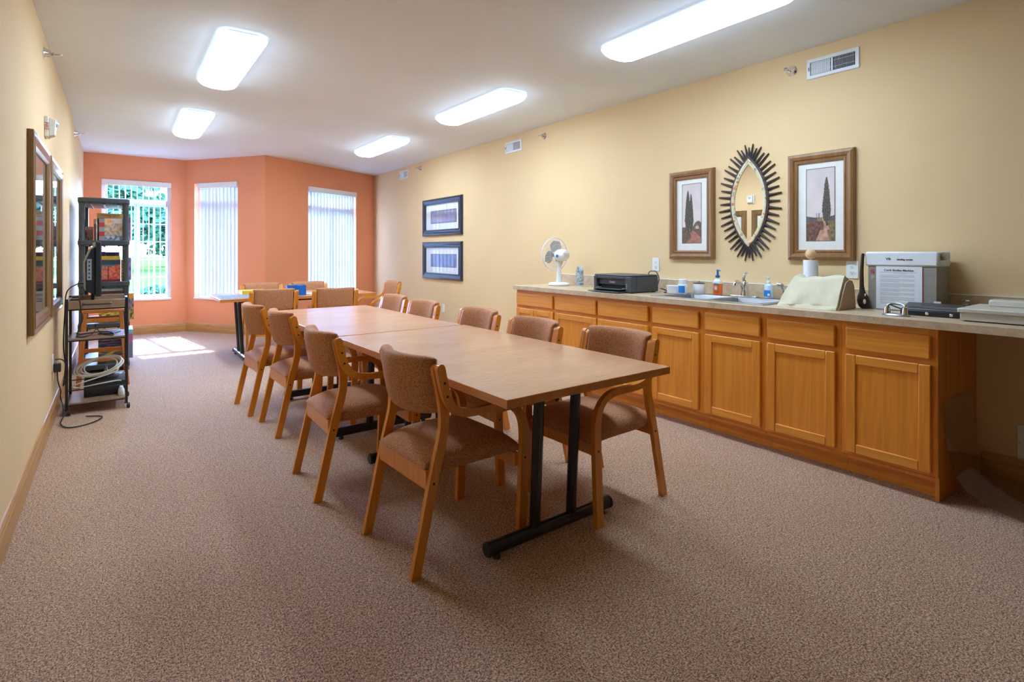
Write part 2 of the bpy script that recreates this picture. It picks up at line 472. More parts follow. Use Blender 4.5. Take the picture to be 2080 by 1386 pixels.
def window(n, A, an, x0, x1, z0=0.535, z1=2.33, cols=2):
    t = bpy.data.objects.new('window_%d' % n, None); C.objects.link(t); struct(t)
    t.location = (A[0], A[1], 0); t.rotation_euler = (0, 0, an)
    ya, yb = 0.085, TH
    B(x0 + 0.001, x1 - 0.001, -0.018, ya - 0.001, z0 - 0.022, z0 + 0.006).build('sill', 'white_frame', t, bevel=0.004)
    zb = z0 + 0.006
    f = MB()
    f.box(x0, x0 + 0.05, ya, yb, zb, z1); f.box(x1 - 0.05, x1, ya, yb, zb, z1)
    f.box(x0 + 0.05, x1 - 0.05, ya, yb, zb, zb + 0.05); f.box(x0 + 0.05, x1 - 0.05, ya, yb, z1 - 0.05, z1)
    f.box(x0 + 0.05, x1 - 0.05, ya, yb, 1.955, 2.055)
    f.build('window_frame', 'white_frame', t)
    xm = (x0 + x1) / 2
    B(xm - 0.035, xm + 0.035, ya, yb, zb + 0.05, 1.955).build('mullion', 'white_frame', t)
    for (a, b, c, d) in ((x0 + 0.05, x1 - 0.05, 2.055, z1 - 0.05), (x0 + 0.05, xm - 0.035, zb + 0.05, 1.955), (xm + 0.035, x1 - 0.05, zb + 0.05, 1.955)):
        B(a, b, 0.112, 0.116, c, d).build('pane', 'glass', t)
    for (a, b) in ((x0 + 0.05, xm - 0.035), (xm + 0.035, x1 - 0.05)):
        for q in range(1, cols):
            x = a + (b - a) * q / cols
            B(x - 0.007, x + 0.007, 0.105, 0.111, zb + 0.05, 1.955).build('muntin', 'white_frame', t)
        for q in range(1, 5):
            z = zb + 0.05 + (1.955 - zb - 0.05) * q / 5
            B(a, b, 0.105, 0.1115, z - 0.007, z + 0.007).build('muntin', 'white_frame', t)
    return t
window(1, P0, a1, 0.205, 1.075)
window(2, P1, a2, 0.167, 1.026)
window(3, P2b, a3, 0.645, 1.775)

def blinds(label, A, an, x0, x1, tilt, spacing, z0=0.56, z1=2.33, jitter=0.0):
    t = thing('vertical_blind', label, 'blind', (A[0], A[1], 0), an, 'vertical blinds in the bay windows')
    B(x0 + 0.003, x1 - 0.003, -0.022, 0.012, z1 - 0.085, z1 - 0.003).build('valance', 'white_frame', t, bevel=0.004)
    B(x0 + 0.003, x1 - 0.003, 0.012, 0.06, z1 - 0.05, z1 - 0.003).build('headrail', 'white_frame', t)
    m = MB()   # gently curved slat
    prof = [(-0.0445, 0.0), (-0.022, 0.0045), (0, 0.006), (0.022, 0.0045), (0.0445, 0.0)]
    rs = []
    for z in (z0, z1 - 0.055):
        rs.append([(x, y, z) for x, y in prof] + [(x, y - 0.0012, z) for x, y in reversed(prof)])
    m.rings(rs)
    me = m.mesh('slat', 'blind', True)
    k = max(2, int(round((x1 - x0 - 0.04) / spacing)))
    rnd = random.Random(len(label))
    for i in range(k):
        x = x0 + 0.03 + (x1 - x0 - 0.06) * (i + 0.5) / k
        link('slat', me, t, loc=(x, 0.042 if abs(tilt) > 60 else 0.044 + 0.0006 * (i % 2), 0), rz=R(tilt + rnd.uniform(-jitter, jitter)))
    return t
blinds('open vertical blind, lawn and trees showing between its slats', P0, a1, 0.205, 1.075, 84, 0.079, jitter=3)
blinds('closed white vertical blind in the narrow middle bay window', P1, a2, 0.25, 1.026, 14, 0.072, jitter=3)
blinds('closed white vertical blind in the bay window nearest the cream wall', P2b, a3, 0.645, 1.775, -14, 0.075, jitter=3)

def baseboard(name, A, Bp, mat='oak_base_x', x0=0.0, x1=None):
    L = math.hypot(Bp[0] - A[0], Bp[1] - A[1]); an = math.atan2(Bp[1] - A[1], Bp[0] - A[0])
    if x1 is None: x1 = L
    poly = [(0, 0.0), (-0.016, 0.0), (-0.016, 0.105), (-0.013, 0.112), (-0.013, 0.124), (-0.007, 0.138), (0, 0.14)]
    m = MB(); m.rings([[(x0, y, z) for y, z in poly], [(x1, y, z) for y, z in poly]])
    return struct(m.build(name, mat, loc=(A[0], A[1], 0.0005), rz=an))
baseboard('baseboard_left', (XL, YB), P0)
baseboard('baseboard_far_left', P0, P1)
baseboard('baseboard_far_middle', P1, P2)
baseboard('baseboard_far_right', P2b, P3)
baseboard('baseboard_right', P3, (XR, 4.475))
baseboard('baseboard_right_knee', (XR, 0.915), (XR, YB))
baseboard('baseboard_back', (XR, YB), (XL, YB))

# ================================================================ CEILING LAMPS
def make_lamp():
    t = thing('ceiling_lamp', '', 'ceiling light', (0, 0, 0), 0, 'fluorescent ceiling lamps')
    B(-0.095, 0.095, -0.60, 0.60, -0.028, -0.0005).build('pan', 'white_metal', t, bevel=0.004)
    for s_ in (-1, 1):
        B(-0.088, 0.088, min(s_ * 0.60, s_ * 0.612), max(s_ * 0.60, s_ * 0.612), -0.04, -0.001).build('end_plate', 'white_metal', t, bevel=0.004)
    m = MB(); rs = []
    def rr(hw, hl, r, z, n=7):
        p = []
        for cx, cy, a0 in ((hw - r, hl - r, 0), (-hw + r, hl - r, 90), (-hw + r, -hl + r, 180), (hw - r, -hl + r, 270)):
            for k in range(n + 1):
                a = R(a0 + 90 * k / n); p.append((cx + r * math.cos(a), cy + r * math.sin(a), z))
        return p
    for hw, hl, r, z in ((0.150, 0.655, 0.080, -0.022), (0.146, 0.651, 0.085, -0.034), (0.136, 0.640, 0.090, -0.052), (0.120, 0.622, 0.090, -0.069), (0.096, 0.596, 0.080, -0.081), (0.06, 0.56, 0.05, -0.086)):
        rs.append(rr(hw, hl, r, z))
    m.rings(rs).build('lens', 'lamp_lens', t, smooth=True)
    return t
lamp = make_lamp()
spots = [(0.675, 4.51, 'wraparound ceiling lamp nearest the left wall, the larger of that row'),
         (0.675, 6.95, 'small-looking wraparound ceiling lamp nearest the open window, left row'),
         (2.87, 4.51, 'wraparound ceiling lamp in the middle of the right row'),
         (2.87, 6.95, 'wraparound ceiling lamp farthest down the right row, by the orange wall'),
         (2.87, 2.07, 'large wraparound ceiling lamp cut by the top edge, above the counter')]
for i, (x, y, lb) in enumerate(spots):
    o = lamp if i == 0 else copy_tree(lamp)
    o.location = (x, y, ZC); o['label'] = lb

# ================================================================ TABLES
TL, TW, TZ = 1.77, 0.93, 0.737
def make_table():
    """long axis on local y, centre on the floor at the origin"""
    t = thing('conference_table', '', 'table', group='laminate conference tables')
    hl, hw = TL / 2, TW / 2
    B(-hw + 0.006, hw - 0.006, -hl + 0.006, hl - 0.006, TZ - 0.034, TZ).build('table_top', 'laminate', t)
    m = MB(); rs = []
    for dx, z in ((0.0065, TZ - 0.0345), (0, TZ - 0.0325), (0, TZ - 0.002), (0.0015, TZ - 0.0002), (0.0065, TZ - 0.0002)):
        rs.append([(-hw + dx, -hl + dx, z), (hw - dx, -hl + dx, z), (hw - dx, hl - dx, z), (-hw + dx, hl - dx, z)])
    m.rings(rs, cap=False).build('edge_band', 'edge_wood', t)
    for s_ in (-1, 1):
        yb = s_ * (hl - 0.280); yt = s_ * (hl - 0.245)
        # foot bar: round-topped tube with end caps
        m = MB(); rs = []
        for x in (-0.35, 0.35):
            rs.append([(x, yb + 0.026 * math.cos(2 * PI * k / 14), 0.047 + 0.030 * math.sin(2 * PI * k / 14)) for k in range(14)])
        m.rings(rs); foot = m.build('foot_bar', 'black_metal', t, smooth=True)
        for e in (-1, 1):
            MB().lathe([(0.031, 0), (0.031, 0.008), (0.027, 0.014)] if e > 0 else [(0.031, 0), (0.031, -0.008), (0.027, -0.014)], (e * 0.35, yb, 0.047), 14, 'x').build('end_cap', 'black_plastic', foot, smooth=True)
            MB().lathe([(0.016, 0.0), (0.018, 0.004), (0.012, 0.018)], (e * 0.31, yb, 0), 10).build('glide', 'black_plastic', foot)
        for cx in (-0.108, 0.108):
            m = MB(); rs = []
            # fluted column, leaning slightly outwards towards the top
            sec = []
            for k in range(20):
                a = 2 * PI * k / 20; r = 1.0 if k % 2 == 0 else 0.93
                sec.append((0.026 * math.cos(a) * r, 0.021 * math.sin(a) * r))
            for z in (0.066, TZ - 0.05):
                f = (z - 0.066) / (TZ - 0.116); y = yb + (yt - yb) * f
                rs.append([(cx + a, y + b, z) for a, b in sec])
            m.rings(rs).build('column', 'black_metal', t)
        B(-0.30, 0.30, yt - 0.035, yt + 0.035, TZ - 0.053, TZ - 0.0345).build('mounting_plate', 'black_metal', t)
    for x in (-0.30, 0.30):
        B(x - 0.018, x + 0.018, -hl + 0.20, hl - 0.20, TZ - 0.062, TZ - 0.0345).build('side_rail', 'black_metal', t)
    return t
tb = make_table()
tspec = [(1.567, 2.455, 1.0, 'nearest laminate conference table, its front corner and black legs in full view'),
         (1.52, 4.240, 1.0, 'middle laminate conference table, pushed against the nearest one'),
         (1.785, 7.065, 90.0, 'far conference table standing crosswise by the bay windows')]
for i, (x, y, a, lb) in enumerate(tspec):
    o = tb if i == 0 else copy_tree(tb)
    o.location = (x, y, 0); o.rotation_euler = (0, 0, R(a)); o['label'] = lb
lv = MB().tube(spline([(0.02, -0.52, 0.69), (0.02, -0.54, 0.665), (0.03, -0.575, 0.625), (0.035, -0.59, 0.60)]), 0.006, 8)
lv.ball((0.035, -0.592, 0.594), 0.011, 10, 6)
lv.build('latch_lever', 'black_metal', tb, smooth=True)
lv = MB().tube(spline([(0.12, -0.49, 0.69), (0.125, -0.50, 0.67), (0.14, -0.525, 0.635), (0.15, -0.535, 0.62)]), 0.006, 8)
lv.ball((0.151, -0.536, 0.614), 0.011, 10, 6)
lv.build('latch_lever', 'black_metal', tb, smooth=True)

# ================================================================ CHAIRS
def make_chair():
    """faces local +x, centre on the floor"""
    t = thing('arm_chair', '', 'chair')
    def tip(path, w, start=True):
        """round off the start of a ribbon"""
        p = [Vector(q) for q in path]; d = (p[0] - p[1]).normalized(); r = w[0] / 2; pre = []; pw = []
        for a in (80, 55, 30): pre.append(p[0] + d * (r * math.sin(R(a)))); pw.append(2 * r * math.cos(R(a)))
        return pre + p, pw + w
    rear = spline([(-0.265, 0.0), (-0.222, 0.19), (-0.178, 0.385), (-0.143, 0.52), (-0.135, 0.58), (-0.137, 0.64), (-0.150, 0.71), (-0.170, 0.797)], 4)
    rear = [q for q in reversed(rear)]
    rp, rw = tip(rear, [0.040] * len(rear))
    m = MB().ribbon(rp, rw, -0.0115, 0.0115); rme = m.mesh('rear_leg', 'chair_wood', True)
    arm = spline([(-0.168, 0.803), (-0.153, 0.735), (-0.136, 0.68), (-0.108, 0.637), (-0.06, 0.613), (0.0, 0.605), (0.08, 0.605), (0.15, 0.602), (0.205, 0.585), (0.243, 0.548), (0.262, 0.495), (0.266, 0.42), (0.258, 0.22), (0.248, 0.0)], 4)
    n = len(arm); aw = []
    for i in range(n):
        f = i / (n - 1) * 13
        aw.append(0.038 if f < 2 else (0.038 - 0.007 * (f - 2) / 3 if f < 5 else (0.031 if f < 8 else min(0.043, 0.031 + 0.012 * (f - 8) / 3))))
    ap, aw = tip(arm, aw)
    ame = MB().ribbon(ap, aw, -0.0125, 0.0125).mesh('arm_leg', 'chair_wood', True)
    bme = MB().lathe([(0.0055, 0.0), (0.0055, 0.0012), (0.003, 0.002)], n=8, axis='y').mesh('bolt', 'bolt_metal')
    for s_ in (-1, 1):
        l = link('rear_leg', rme, t, loc=(0, s_ * 0.2185, 0))
        a = link('arm_leg', ame, t, loc=(0, s_ * 0.2435, 0))
        for (x, z) in ((-0.152, 0.745), (-0.139, 0.69), (0.263, 0.355)):
            link('bolt', bme, a, loc=(x, s_ * 0.0125, z), rz=0 if s_ > 0 else PI)
        link('bolt', bme, l, loc=(-0.186, s_ * 0.0115, 0.350), rz=0 if s_ > 0 else PI)
    # seat rails
    B(-0.208, -0.188, -0.206, 0.206, 0.322, 0.400).build('seat_rail', 'chair_wood', t, bevel=0.003)
    B(0.226, 0.246, -0.230, 0.230, 0.315, 0.376).build('seat_rail', 'chair_wood', t, bevel=0.003)
    for s_ in (-1, 1):
        B(-0.184, 0.225, s_ * 0.090 - 0.010, s_ * 0.090 + 0.010, 0.345, 0.386).build('seat_rail', 'chair_wood', t, bevel=0.003)
    # seat cushion
    m = MB(); NX, NY = 16, 14; top = []; bot = []
    def sx(u): return -0.214 + 0.487 * (u + 1) / 2
    for i in range(NX + 1):
        u = math.sin((-1 + 2 * i / NX) * PI / 2)
        for j in range(NY + 1):
            v = math.sin((-1 + 2 * j / NY) * PI / 2)
            hw = 0.204 if u < -0.7 else 0.204 + 0.024 * min(1, (u + 0.7) / 0.25)
            k = max(0.0, 1 - abs(u) ** 5) ** 0.5 * max(0.0, 1 - abs(v) ** 5) ** 0.5
            zf = -0.035 * max(0, u) ** 4
            top.append((sx(u), v * hw, 0.418 + 0.052 * k + zf - 0.012 * max(0, -u) ** 2))
            bot.append((sx(u), v * hw, (0.402 if u < -0.9 else 0.388) + zf * 0.25))
    m.v = top + bot; N = NY + 1; T = len(top)
    for i in range(NX):
        for j in range(NY):
            a = i * N + j; m.f.append((a, a + 1, a + N + 1, a + N)); m.f.append((T + a, T + a + N, T + a + N + 1, T + a + 1))
    for i in range(NX):
        a = i * N; m.f.append((a, a + N, T + a + N, T + a)); a = i * N + NY; m.f.append((a, T + a, T + a + N, a + N))
    for j in range(NY):
        a = j; m.f.append((a, T + a, T + a + 1, a + 1)); a = NX * N + j; m.f.append((a, a + 1, T + a + 1, T + a))
    me = m.mesh('seat', 'fabric', False); me.polygons.foreach_set('use_smooth', [True] * len(me.polygons)); me.set_sharp_from_angle(angle=R(75))
    link('seat', me, t)
    # backrest cushion: a bowed pad between the posts, a little taller than they are
    m = MB(); NV, NW = 18, 24; rs = []
    for i in range(NV + 1):
        v = math.sin((-1 + 2 * i / NV) * PI / 2); ring = []
        for q in range(NW):
            a = 2 * PI * q / NW
            ca, sa = math.cos(a), math.sin(a)
            ex = 0.55
            pz = math.copysign(abs(sa) ** ex, sa); px = math.copysign(abs(ca) ** ex, ca)
            hz = 0.122 - 0.012 * abs(v) ** 6
            z = 0.722 + pz * hz + 0.006 * abs(v) ** 2
            th = 0.038 * (max(0.02, 1 - abs(v) ** 14)) ** 0.5
            lean = -0.150 - (z - 0.72) * 0.19
            bow = -0.066 * (1 - v * v)
            wid = 0.2045 + (0.016 * max(0, (z - 0.80) / 0.05) if z > 0.80 else 0)
            wid = min(wid, 0.2045) if z < 0.822 else wid
            ring.append((lean + bow + px * th + 0.002, v * wid, z))
        rs.append(ring)
    me = m.rings(rs).mesh('backrest', 'fabric', False)
    me.polygons.foreach_set('use_smooth', [True] * len(me.polygons)); me.set_sharp_from_angle(angle=R(80))
    link('backrest', me, t)
    return t
GL, GR, GF = 'chairs on the left side of the long tables', 'chairs on the cabinet side of the long tables', 'chairs around the far table'
chair = make_chair()
cspec = [(1.180, 2.140, 3, 'nearest arm chair, on the left of the table with its back to the viewer', GL),
         (1.085, 3.000, -1, 'second arm chair from the viewer along the left side of the tables', GL),
         (1.135, 4.120, 2, 'third arm chair from the viewer along the left side of the tables', GL),
         (1.075, 4.760, 3, 'farthest arm chair along the left side of the tables', GL),
         (2.020, 2.020, 182, 'arm chair nearest the cabinets at the front table corner, seat and arm visible', GR),
         (1.935, 2.650, 179, 'second arm chair along the cabinet side of the front table', GR),
         (1.975, 3.3475, 180, 'arm chair facing the joint between the two long tables, cabinet side', GR),
         (1.945, 4.170, 181, 'fourth arm chair from the viewer on the right side, before the low wall outlet', GR),
         (1.985, 4.870, 182, 'farthest arm chair on the right side of the middle table', GR),
         (1.440, 6.640, 84, 'arm chair at the far table, back to the viewer, left of the blue bin', GF),
         (2.065, 6.420, 81, 'arm chair at the far table, back to the viewer, right of the blue bin', GF),
         (1.540, 7.560, -91, 'arm chair behind the far table facing the viewer, behind the yellow box', GF),
         (2.125, 7.560, -95, 'arm chair behind the far table facing the viewer, behind the blue bin', GF),
         (3.000, 7.215, 180, 'arm chair at the right end of the far table, by the cream wall', GF)]
for i, (x, y, a, lb, g) in enumerate(cspec):
    o = chair if i == 0 else copy_tree(chair)
    o.location = (x, y, 0); o.rotation_euler = (0, 0, R(a)); o['label'] = lb; o['group'] = g

# ================================================================ BASE CABINETS AND COUNTER
XF = 3.324
bounds = [4.470, 3.8715, 3.308, 2.7355, 2.2805, 1.8315, 1.382, 0.934]
dspan = [(4.455, 3.889), (3.854, 3.320), (3.296, 2.757), (2.714, 2.306), (2.255, 1.854), (1.809, 1.409), (1.355, 0.960)]
clab = ['oak base cabinet with two narrow doors at the fan end of the counter',
        'oak base cabinet second from the fan end of the counter',
        'oak base cabinet under the black printer',
        'oak base cabinet under the left sink bowl, fourth from the fan end',
        'oak base cabinet under the right sink bowl, fifth from the fan end',
        'oak base cabinet under the canvas-covered machine',
        'oak base cabinet at the open knee-space end, nearest the viewer']
def cab_door(parent, x0, x1, z0=0.143, z1=0.690):
    w = 0.052
    st = B(x0 + w - 0.004, x1 - w + 0.004, -0.0125, -0.004, z0 + w - 0.004, z1 - w + 0.004).build('door', 'oak_v', parent)
    for a, b in ((x0, x0 + w), (x1 - w, x1)):
        B(a, b, -0.021, -0.0005, z0, z1).build('door_stile', 'oak_v', st, bevel=0.0045)
    for a, b in ((z0, z0 + w), (z1 - w, z1)):
        B(x0 + w, x1 - w, -0.0205, -0.001, a, b).build('door_rail', 'oak_h', st, bevel=0.0045)
    return st
for i in range(7):
    y1, y0 = bounds[i], bounds[i + 1]; yc = (y1 + y0) / 2; w = y1 - y0
    t = thing('base_cabinet', clab[i], 'cabinet', (XF, yc, 0), -PI / 2, 'oak base cabinets along the right wall')
    hw = w / 2 - 0.0006
    c = MB()
    zs = 0.70 if i in (3, 4) else 0.8755
    c.box(-hw, -hw + 0.016, 0.0195, 0.636, 0.10, zs); c.box(hw - 0.016, hw, 0.0195, 0.636, 0.0 if i == 6 else 0.10, zs)
    c.box(-hw + 0.016, hw - 0.016, 0.0195, 0.636, 0.10, 0.118); c.box(-hw + 0.016, hw - 0.016, 0.628, 0.636, 0.118, 0.8755)
    c.build('carcass', 'oak_v', t)
    fa, fb = yc - dspan[i][0] - 0.0, yc - dspan[i][1]
    B(-hw, fa + 0.012, 0, 0.019, 0.126, 0.8755).build('face_stile', 'oak_v', t)
    B(fb - 0.012, hw, 0, 0.019, 0.126, 0.8755).build('face_stile', 'oak_v', t)
    for a, b in ((0.126, 0.155), (0.678, 0.728), (0.83, 0.8755)):
        B(fa + 0.012, fb - 0.012, 0.0003, 0.0187, a, b).build('face_rail', 'oak_h', t)
    d = MB(); d.box(fa, fb, -0.021, -0.0005, 0.717, 0.842); d.build('drawer_front', 'oak_h', t, bevel=0.008, seg=2)
    if i == 0:
        xm = (fa + fb) / 2; cab_door(t, fa, xm - 0.004); cab_door(t, xm + 0.004, fb)
    else: cab_door(t, fa, fb)
    B(-hw, hw if i < 6 else hw - 0.0165, 0.086, 0.102, 0.0, 0.0995).build('toe_kick', 'oak_h', t)

CZ = 0.914
SX0, SX1, SY0, SY1 = 3.385, 3.868, 1.885, 2.760
m = MB()
m.box(3.284, SX0, YB + 0.001, 4.484, 0.876, CZ); m.box(SX1, XR - 0.0005, YB + 0.001, 4.484, 0.876, CZ)
m.box(SX0, SX1, YB + 0.001, SY0, 0.876, CZ); m.box(SX0, SX1, SY1, 4.484, 0.876, CZ)
ct = m.build('countertop', 'counter')
tag(ct, 'long beige speckled laminate countertop along the right wall', 'countertop')
t = thing('backsplash', 'low beige backsplash strip with a white top edge behind the counter', 'backsplash', (XR, 0, CZ))
B(-0.020, -0.0005, YB + 0.001, 4.484, 0.0004, 0.098).build('strip', 'counter', t)
B(-0.022, -0.0005, YB + 0.001, 4.484, 0.0982, 0.103).build('caulk_line', 'white_plastic', t)

# sink
t = thing('kitchen_sink', 'stainless double-bowl sink set in the counter', 'sink', (3.625, 2.3225, CZ))
def rrect(x0, x1, y0, y1, r, z, n=5):
    p = []
    for cx, cy, a0 in ((x1 - r, y1 - r, 0), (x0 + r, y1 - r, 90), (x0 + r, y0 + r, 180), (x1 - r, y0 + r, 270)):
        for k in range(n + 1):
            a = R(a0 + 90 * k / n); p.append((cx + r * math.cos(a), cy + r * math.sin(a), z))
    return p
m = MB()   # rim: strips around the two bowls
ox, oy = 0.262, 0.457
bowls = [(-0.222, 0.155, -0.396, -0.018), (-0.222, 0.155, 0.018, 0.396)]
m.box(-ox, -0.222, -oy, oy, 0.0005, 0.006); m.box(0.155, ox, -oy, oy, 0.0005, 0.006)
m.box(-0.222, 0.155, -oy, -0.396, 0.0005, 0.006); m.box(-0.222, 0.155, 0.396, oy, 0.0005, 0.006); m.box(-0.222, 0.155, -0.018, 0.018, -0.002, 0.005)
m.build('rim', 'steel', t, bevel=0.003)
for (a, b, c, d) in bowls:
    m = MB(); rs = []
    for ins, z, r in ((0.0, 0.004, 0.01), (0.004, -0.004, 0.03), (0.010, -0.10, 0.045), (0.022, -0.155, 0.05), (0.06, -0.168, 0.05)):
        rs.append(rrect(a + ins, b - ins, c + ins, d - ins, r, z))
    m.rings(rs, cap=False); k = len(rs); n = len(rs[0]); m.f.append(tuple((k - 1) * n + q for q in range(n)))
    bw = m.build('bowl', 'steel', t, smooth=True)
    MB().lathe([(0.042, -0.1675), (0.042, -0.165), (0.03, -0.164)], ((a + b) / 2, (c + d) / 2, 0), 16).build('drain', 'chrome', bw, smooth=True)
# faucet
t = thing('faucet', 'chrome single-lever faucet behind the sink', 'faucet', (3.84, 2.275, CZ + 0.006))
B(-0.026, 0.026, -0.105, 0.105, 0.0, 0.010).build('deck_plate', 'chrome', t, bevel=0.004)
MB().lathe([(0.030, 0.010), (0.027, 0.03), (0.025, 0.075), (0.028, 0.09), (0.024, 0.108), (0.012, 0.116)], n=18).build('body', 'chrome', t, smooth=True)
MB().tube(spline([(-0.02, 0.0, 0.055), (-0.07, -0.012, 0.098), (-0.13, -0.02, 0.120), (-0.165, -0.024, 0.112), (-0.172, -0.024, 0.092)]), 0.0125, 12).build('spout', 'chrome', t, smooth=True)
MB().tube(spline([(0.0, 0.0, 0.112), (-0.002, 0.008, 0.138), (-0.006, -0.006, 0.165), (-0.008, -0.022, 0.185)]), [0.012] * 7 + [0.011] * 6 + [0.010] * 6, 10).build('lever', 'chrome', t, smooth=True)
t = thing('side_sprayer', 'small chrome side sprayer beside the canvas cover', 'sprayer', (3.845, 1.975, CZ + 0.006))
MB().lathe([(0.022, 0), (0.02, 0.012), (0.013, 0.018)], n=14).build('collar', 'chrome', t, smooth=True)
MB().tube(spline([(0, 0, 0.016), (0, 0.002, 0.06), (-0.006, 0.014, 0.098), (-0.016, 0.045, 0.106)]), [0.011] * 8 + [0.014] * 11, 10).build('handle', 'chrome', t, smooth=True)

# ================================================================ THINGS ON THE RIGHT WALL (local x runs right along the wall, -y out of it)
RW = -PI / 2
def vent(y, z, label, w=0.338, h=0.140):
    t = thing('air_vent', label, 'vent', (XR, y, z), RW, 'white air vents high on the cream wall')
    frame_loft(w, h, [(0, -0.0005), (0, -0.006), (0.004, -0.010), (0.024, -0.010), (0.026, -0.004), (0.026, -0.0005)]).build('frame', 'white_metal', t)
    B(-w / 2 + 0.024, w / 2 - 0.024, -0.002, -0.0006, -h / 2 + 0.022, h / 2 - 0.022).build('backing', 'dark_void', t)
    B(-0.006, 0.006, -0.010, -0.002, -h / 2 + 0.026, h / 2 - 0.026).build('centre_bar', 'white_metal', t)
    for s_ in (-1, 1):
        m = MB(); n = 15
        for k in range(n):
            x = s_ * (0.012 + (w / 2 - 0.042) * (k + 0.5) / n)
            m.obox((x, -0.0065, 0), (0.0012 if s_ > 0 else 0.0062, 0.008 if s_ > 0 else 0.0012, h - 0.054), (Vector((0, 0, 1)), R(8)))
        for q in (-0.25, 0.25):
            m.box(min(s_ * 0.007, s_ * (w / 2 - 0.027)), max(s_ * 0.007, s_ * (w / 2 - 0.027)), -0.0105, -0.0085, q * (h - 0.054) - 0.001, q * (h - 0.054) + 0.001)
        o = m.build('louver', 'white_metal', t); o['kind'] = 'stuff'
    MB().box(-w / 2 + 0.014, -w / 2 + 0.019, -0.016, -0.009, -0.012, 0.012).build('damper_lever', 'grey_plastic', t)
    return t
vent(1.705, 2.549, 'large white air vent, the one nearest the viewer on the cream wall')
vent(5.400, 2.558, 'white air vent in the middle of the cream wall')
vent(8.560, 2.572, 'small-looking white air vent near the orange wall')
def sprinkler(loc, rz, label):
    t = thing('fire_sprinkler', label, 'sprinkler', loc, rz, 'chrome sidewall fire sprinklers')
    MB().lathe([(0.038, -0.0005), (0.038, -0.004), (0.030, -0.012), (0.024, -0.030), (0.020, -0.038)], n=20, axis='y').build('escutcheon', 'chrome', t, smooth=True)
    MB().lathe([(0.012, -0.038), (0.012, -0.05), (0.008, -0.058)], n=12, axis='y').build('nozzle', 'chrome', t, smooth=True)
    m = MB()
    for s_ in (-1, 1): m.tube([(s_ * 0.008, -0.055, 0), (s_ * 0.014, -0.066, 0), (s_ * 0.010, -0.080, 0), (0, -0.086, 0)], 0.0025, 6)
    m.box(-0.013, 0.013, -0.098, -0.086, 0.004, 0.006); m.box(-0.013, 0.013, -0.088, -0.086, -0.010, 0.006)
    m.build('deflector', 'chrome', t)
    MB().lathe([(0.002, -0.082), (0.002, -0.058)], n=6, axis='y').build('bulb', 'ink_red', t)
sprinkler((XR, 1.981, 2.573), RW, 'chrome fire sprinkler left of the nearest vent, the largest on the cream wall')
sprinkler((XR, 4.802, 2.585), RW, 'chrome fire sprinkler right of the middle vent')
sprinkler((XR, 7.932, 2.602), RW, 'tiny chrome fire sprinkler right of the farthest vent')
sprinkler((XL, 4.684, 2.569), PI / 2, 'chrome fire sprinkler high on the left wall, nearest the viewer')
sprinkler((XL, 7.790, 2.590), PI / 2, 'chrome fire sprinkler on the left wall above the black shelf')

def outlet(loc, rz, label, blank=False, w=0.075, h=0.118):
    t = thing('wall_outlet', label, 'outlet', loc, rz, 'white wall outlets')
    B(-w / 2, w / 2, -0.006, -0.0005, -h / 2, h / 2).build('plate', 'white_plastic', t, bevel=0.002)
    for q in (-1, 1):
        MB().lathe([(0.017, -0.0062), (0.017, -0.008), (0.015, -0.0085)], (0, 0, q * 0.0195), 16, 'y').build('receptacle', 'white_plastic', t, smooth=True)
        m = MB()
        m.box(-0.0075, -0.0055, -0.0090, -0.0084, q * 0.0195 - 0.001, q * 0.0195 + 0.007); m.box(0.0055, 0.0075, -0.0090, -0.0084, q * 0.0195 - 0.001, q * 0.0195 + 0.006)
        m.box(-0.0022, 0.0022, -0.0090, -0.0084, q * 0.0195 - 0.009, q * 0.0195 - 0.005)
        o = m.build('slot', 'dark_void', t); o['kind'] = 'stuff'
    return t
outlet((XR, 3.208, 1.145), RW, 'white wall outlet above the backsplash, right of the printer')
outlet((XR, 1.580, 1.142), RW, 'white wall outlet above the canvas cover, beside the brown strap')
outlet((XR, 7.175, 0.410), RW, 'white wall outlet low on the cream wall behind the far right chairs')
outlet((XL, 5.27, 0.435), PI / 2, 'white wall outlet low on the left wall with an adapter plugged in')
pl = thing('wall_plate', 'white blank cover plate on the wall in the dark knee space', 'wall plate', (XR, 0.700, 0.227), RW)
B(-0.061, 0.061, -0.007, -0.0005, -0.096, 0.096).build('plate', 'white_plastic', pl, bevel=0.002)
MB().lathe([(0.003, -0.007), (0.003, -0.0082)], (-0.052, 0, 0), 8, 'y').build('screw', 'steel', pl)

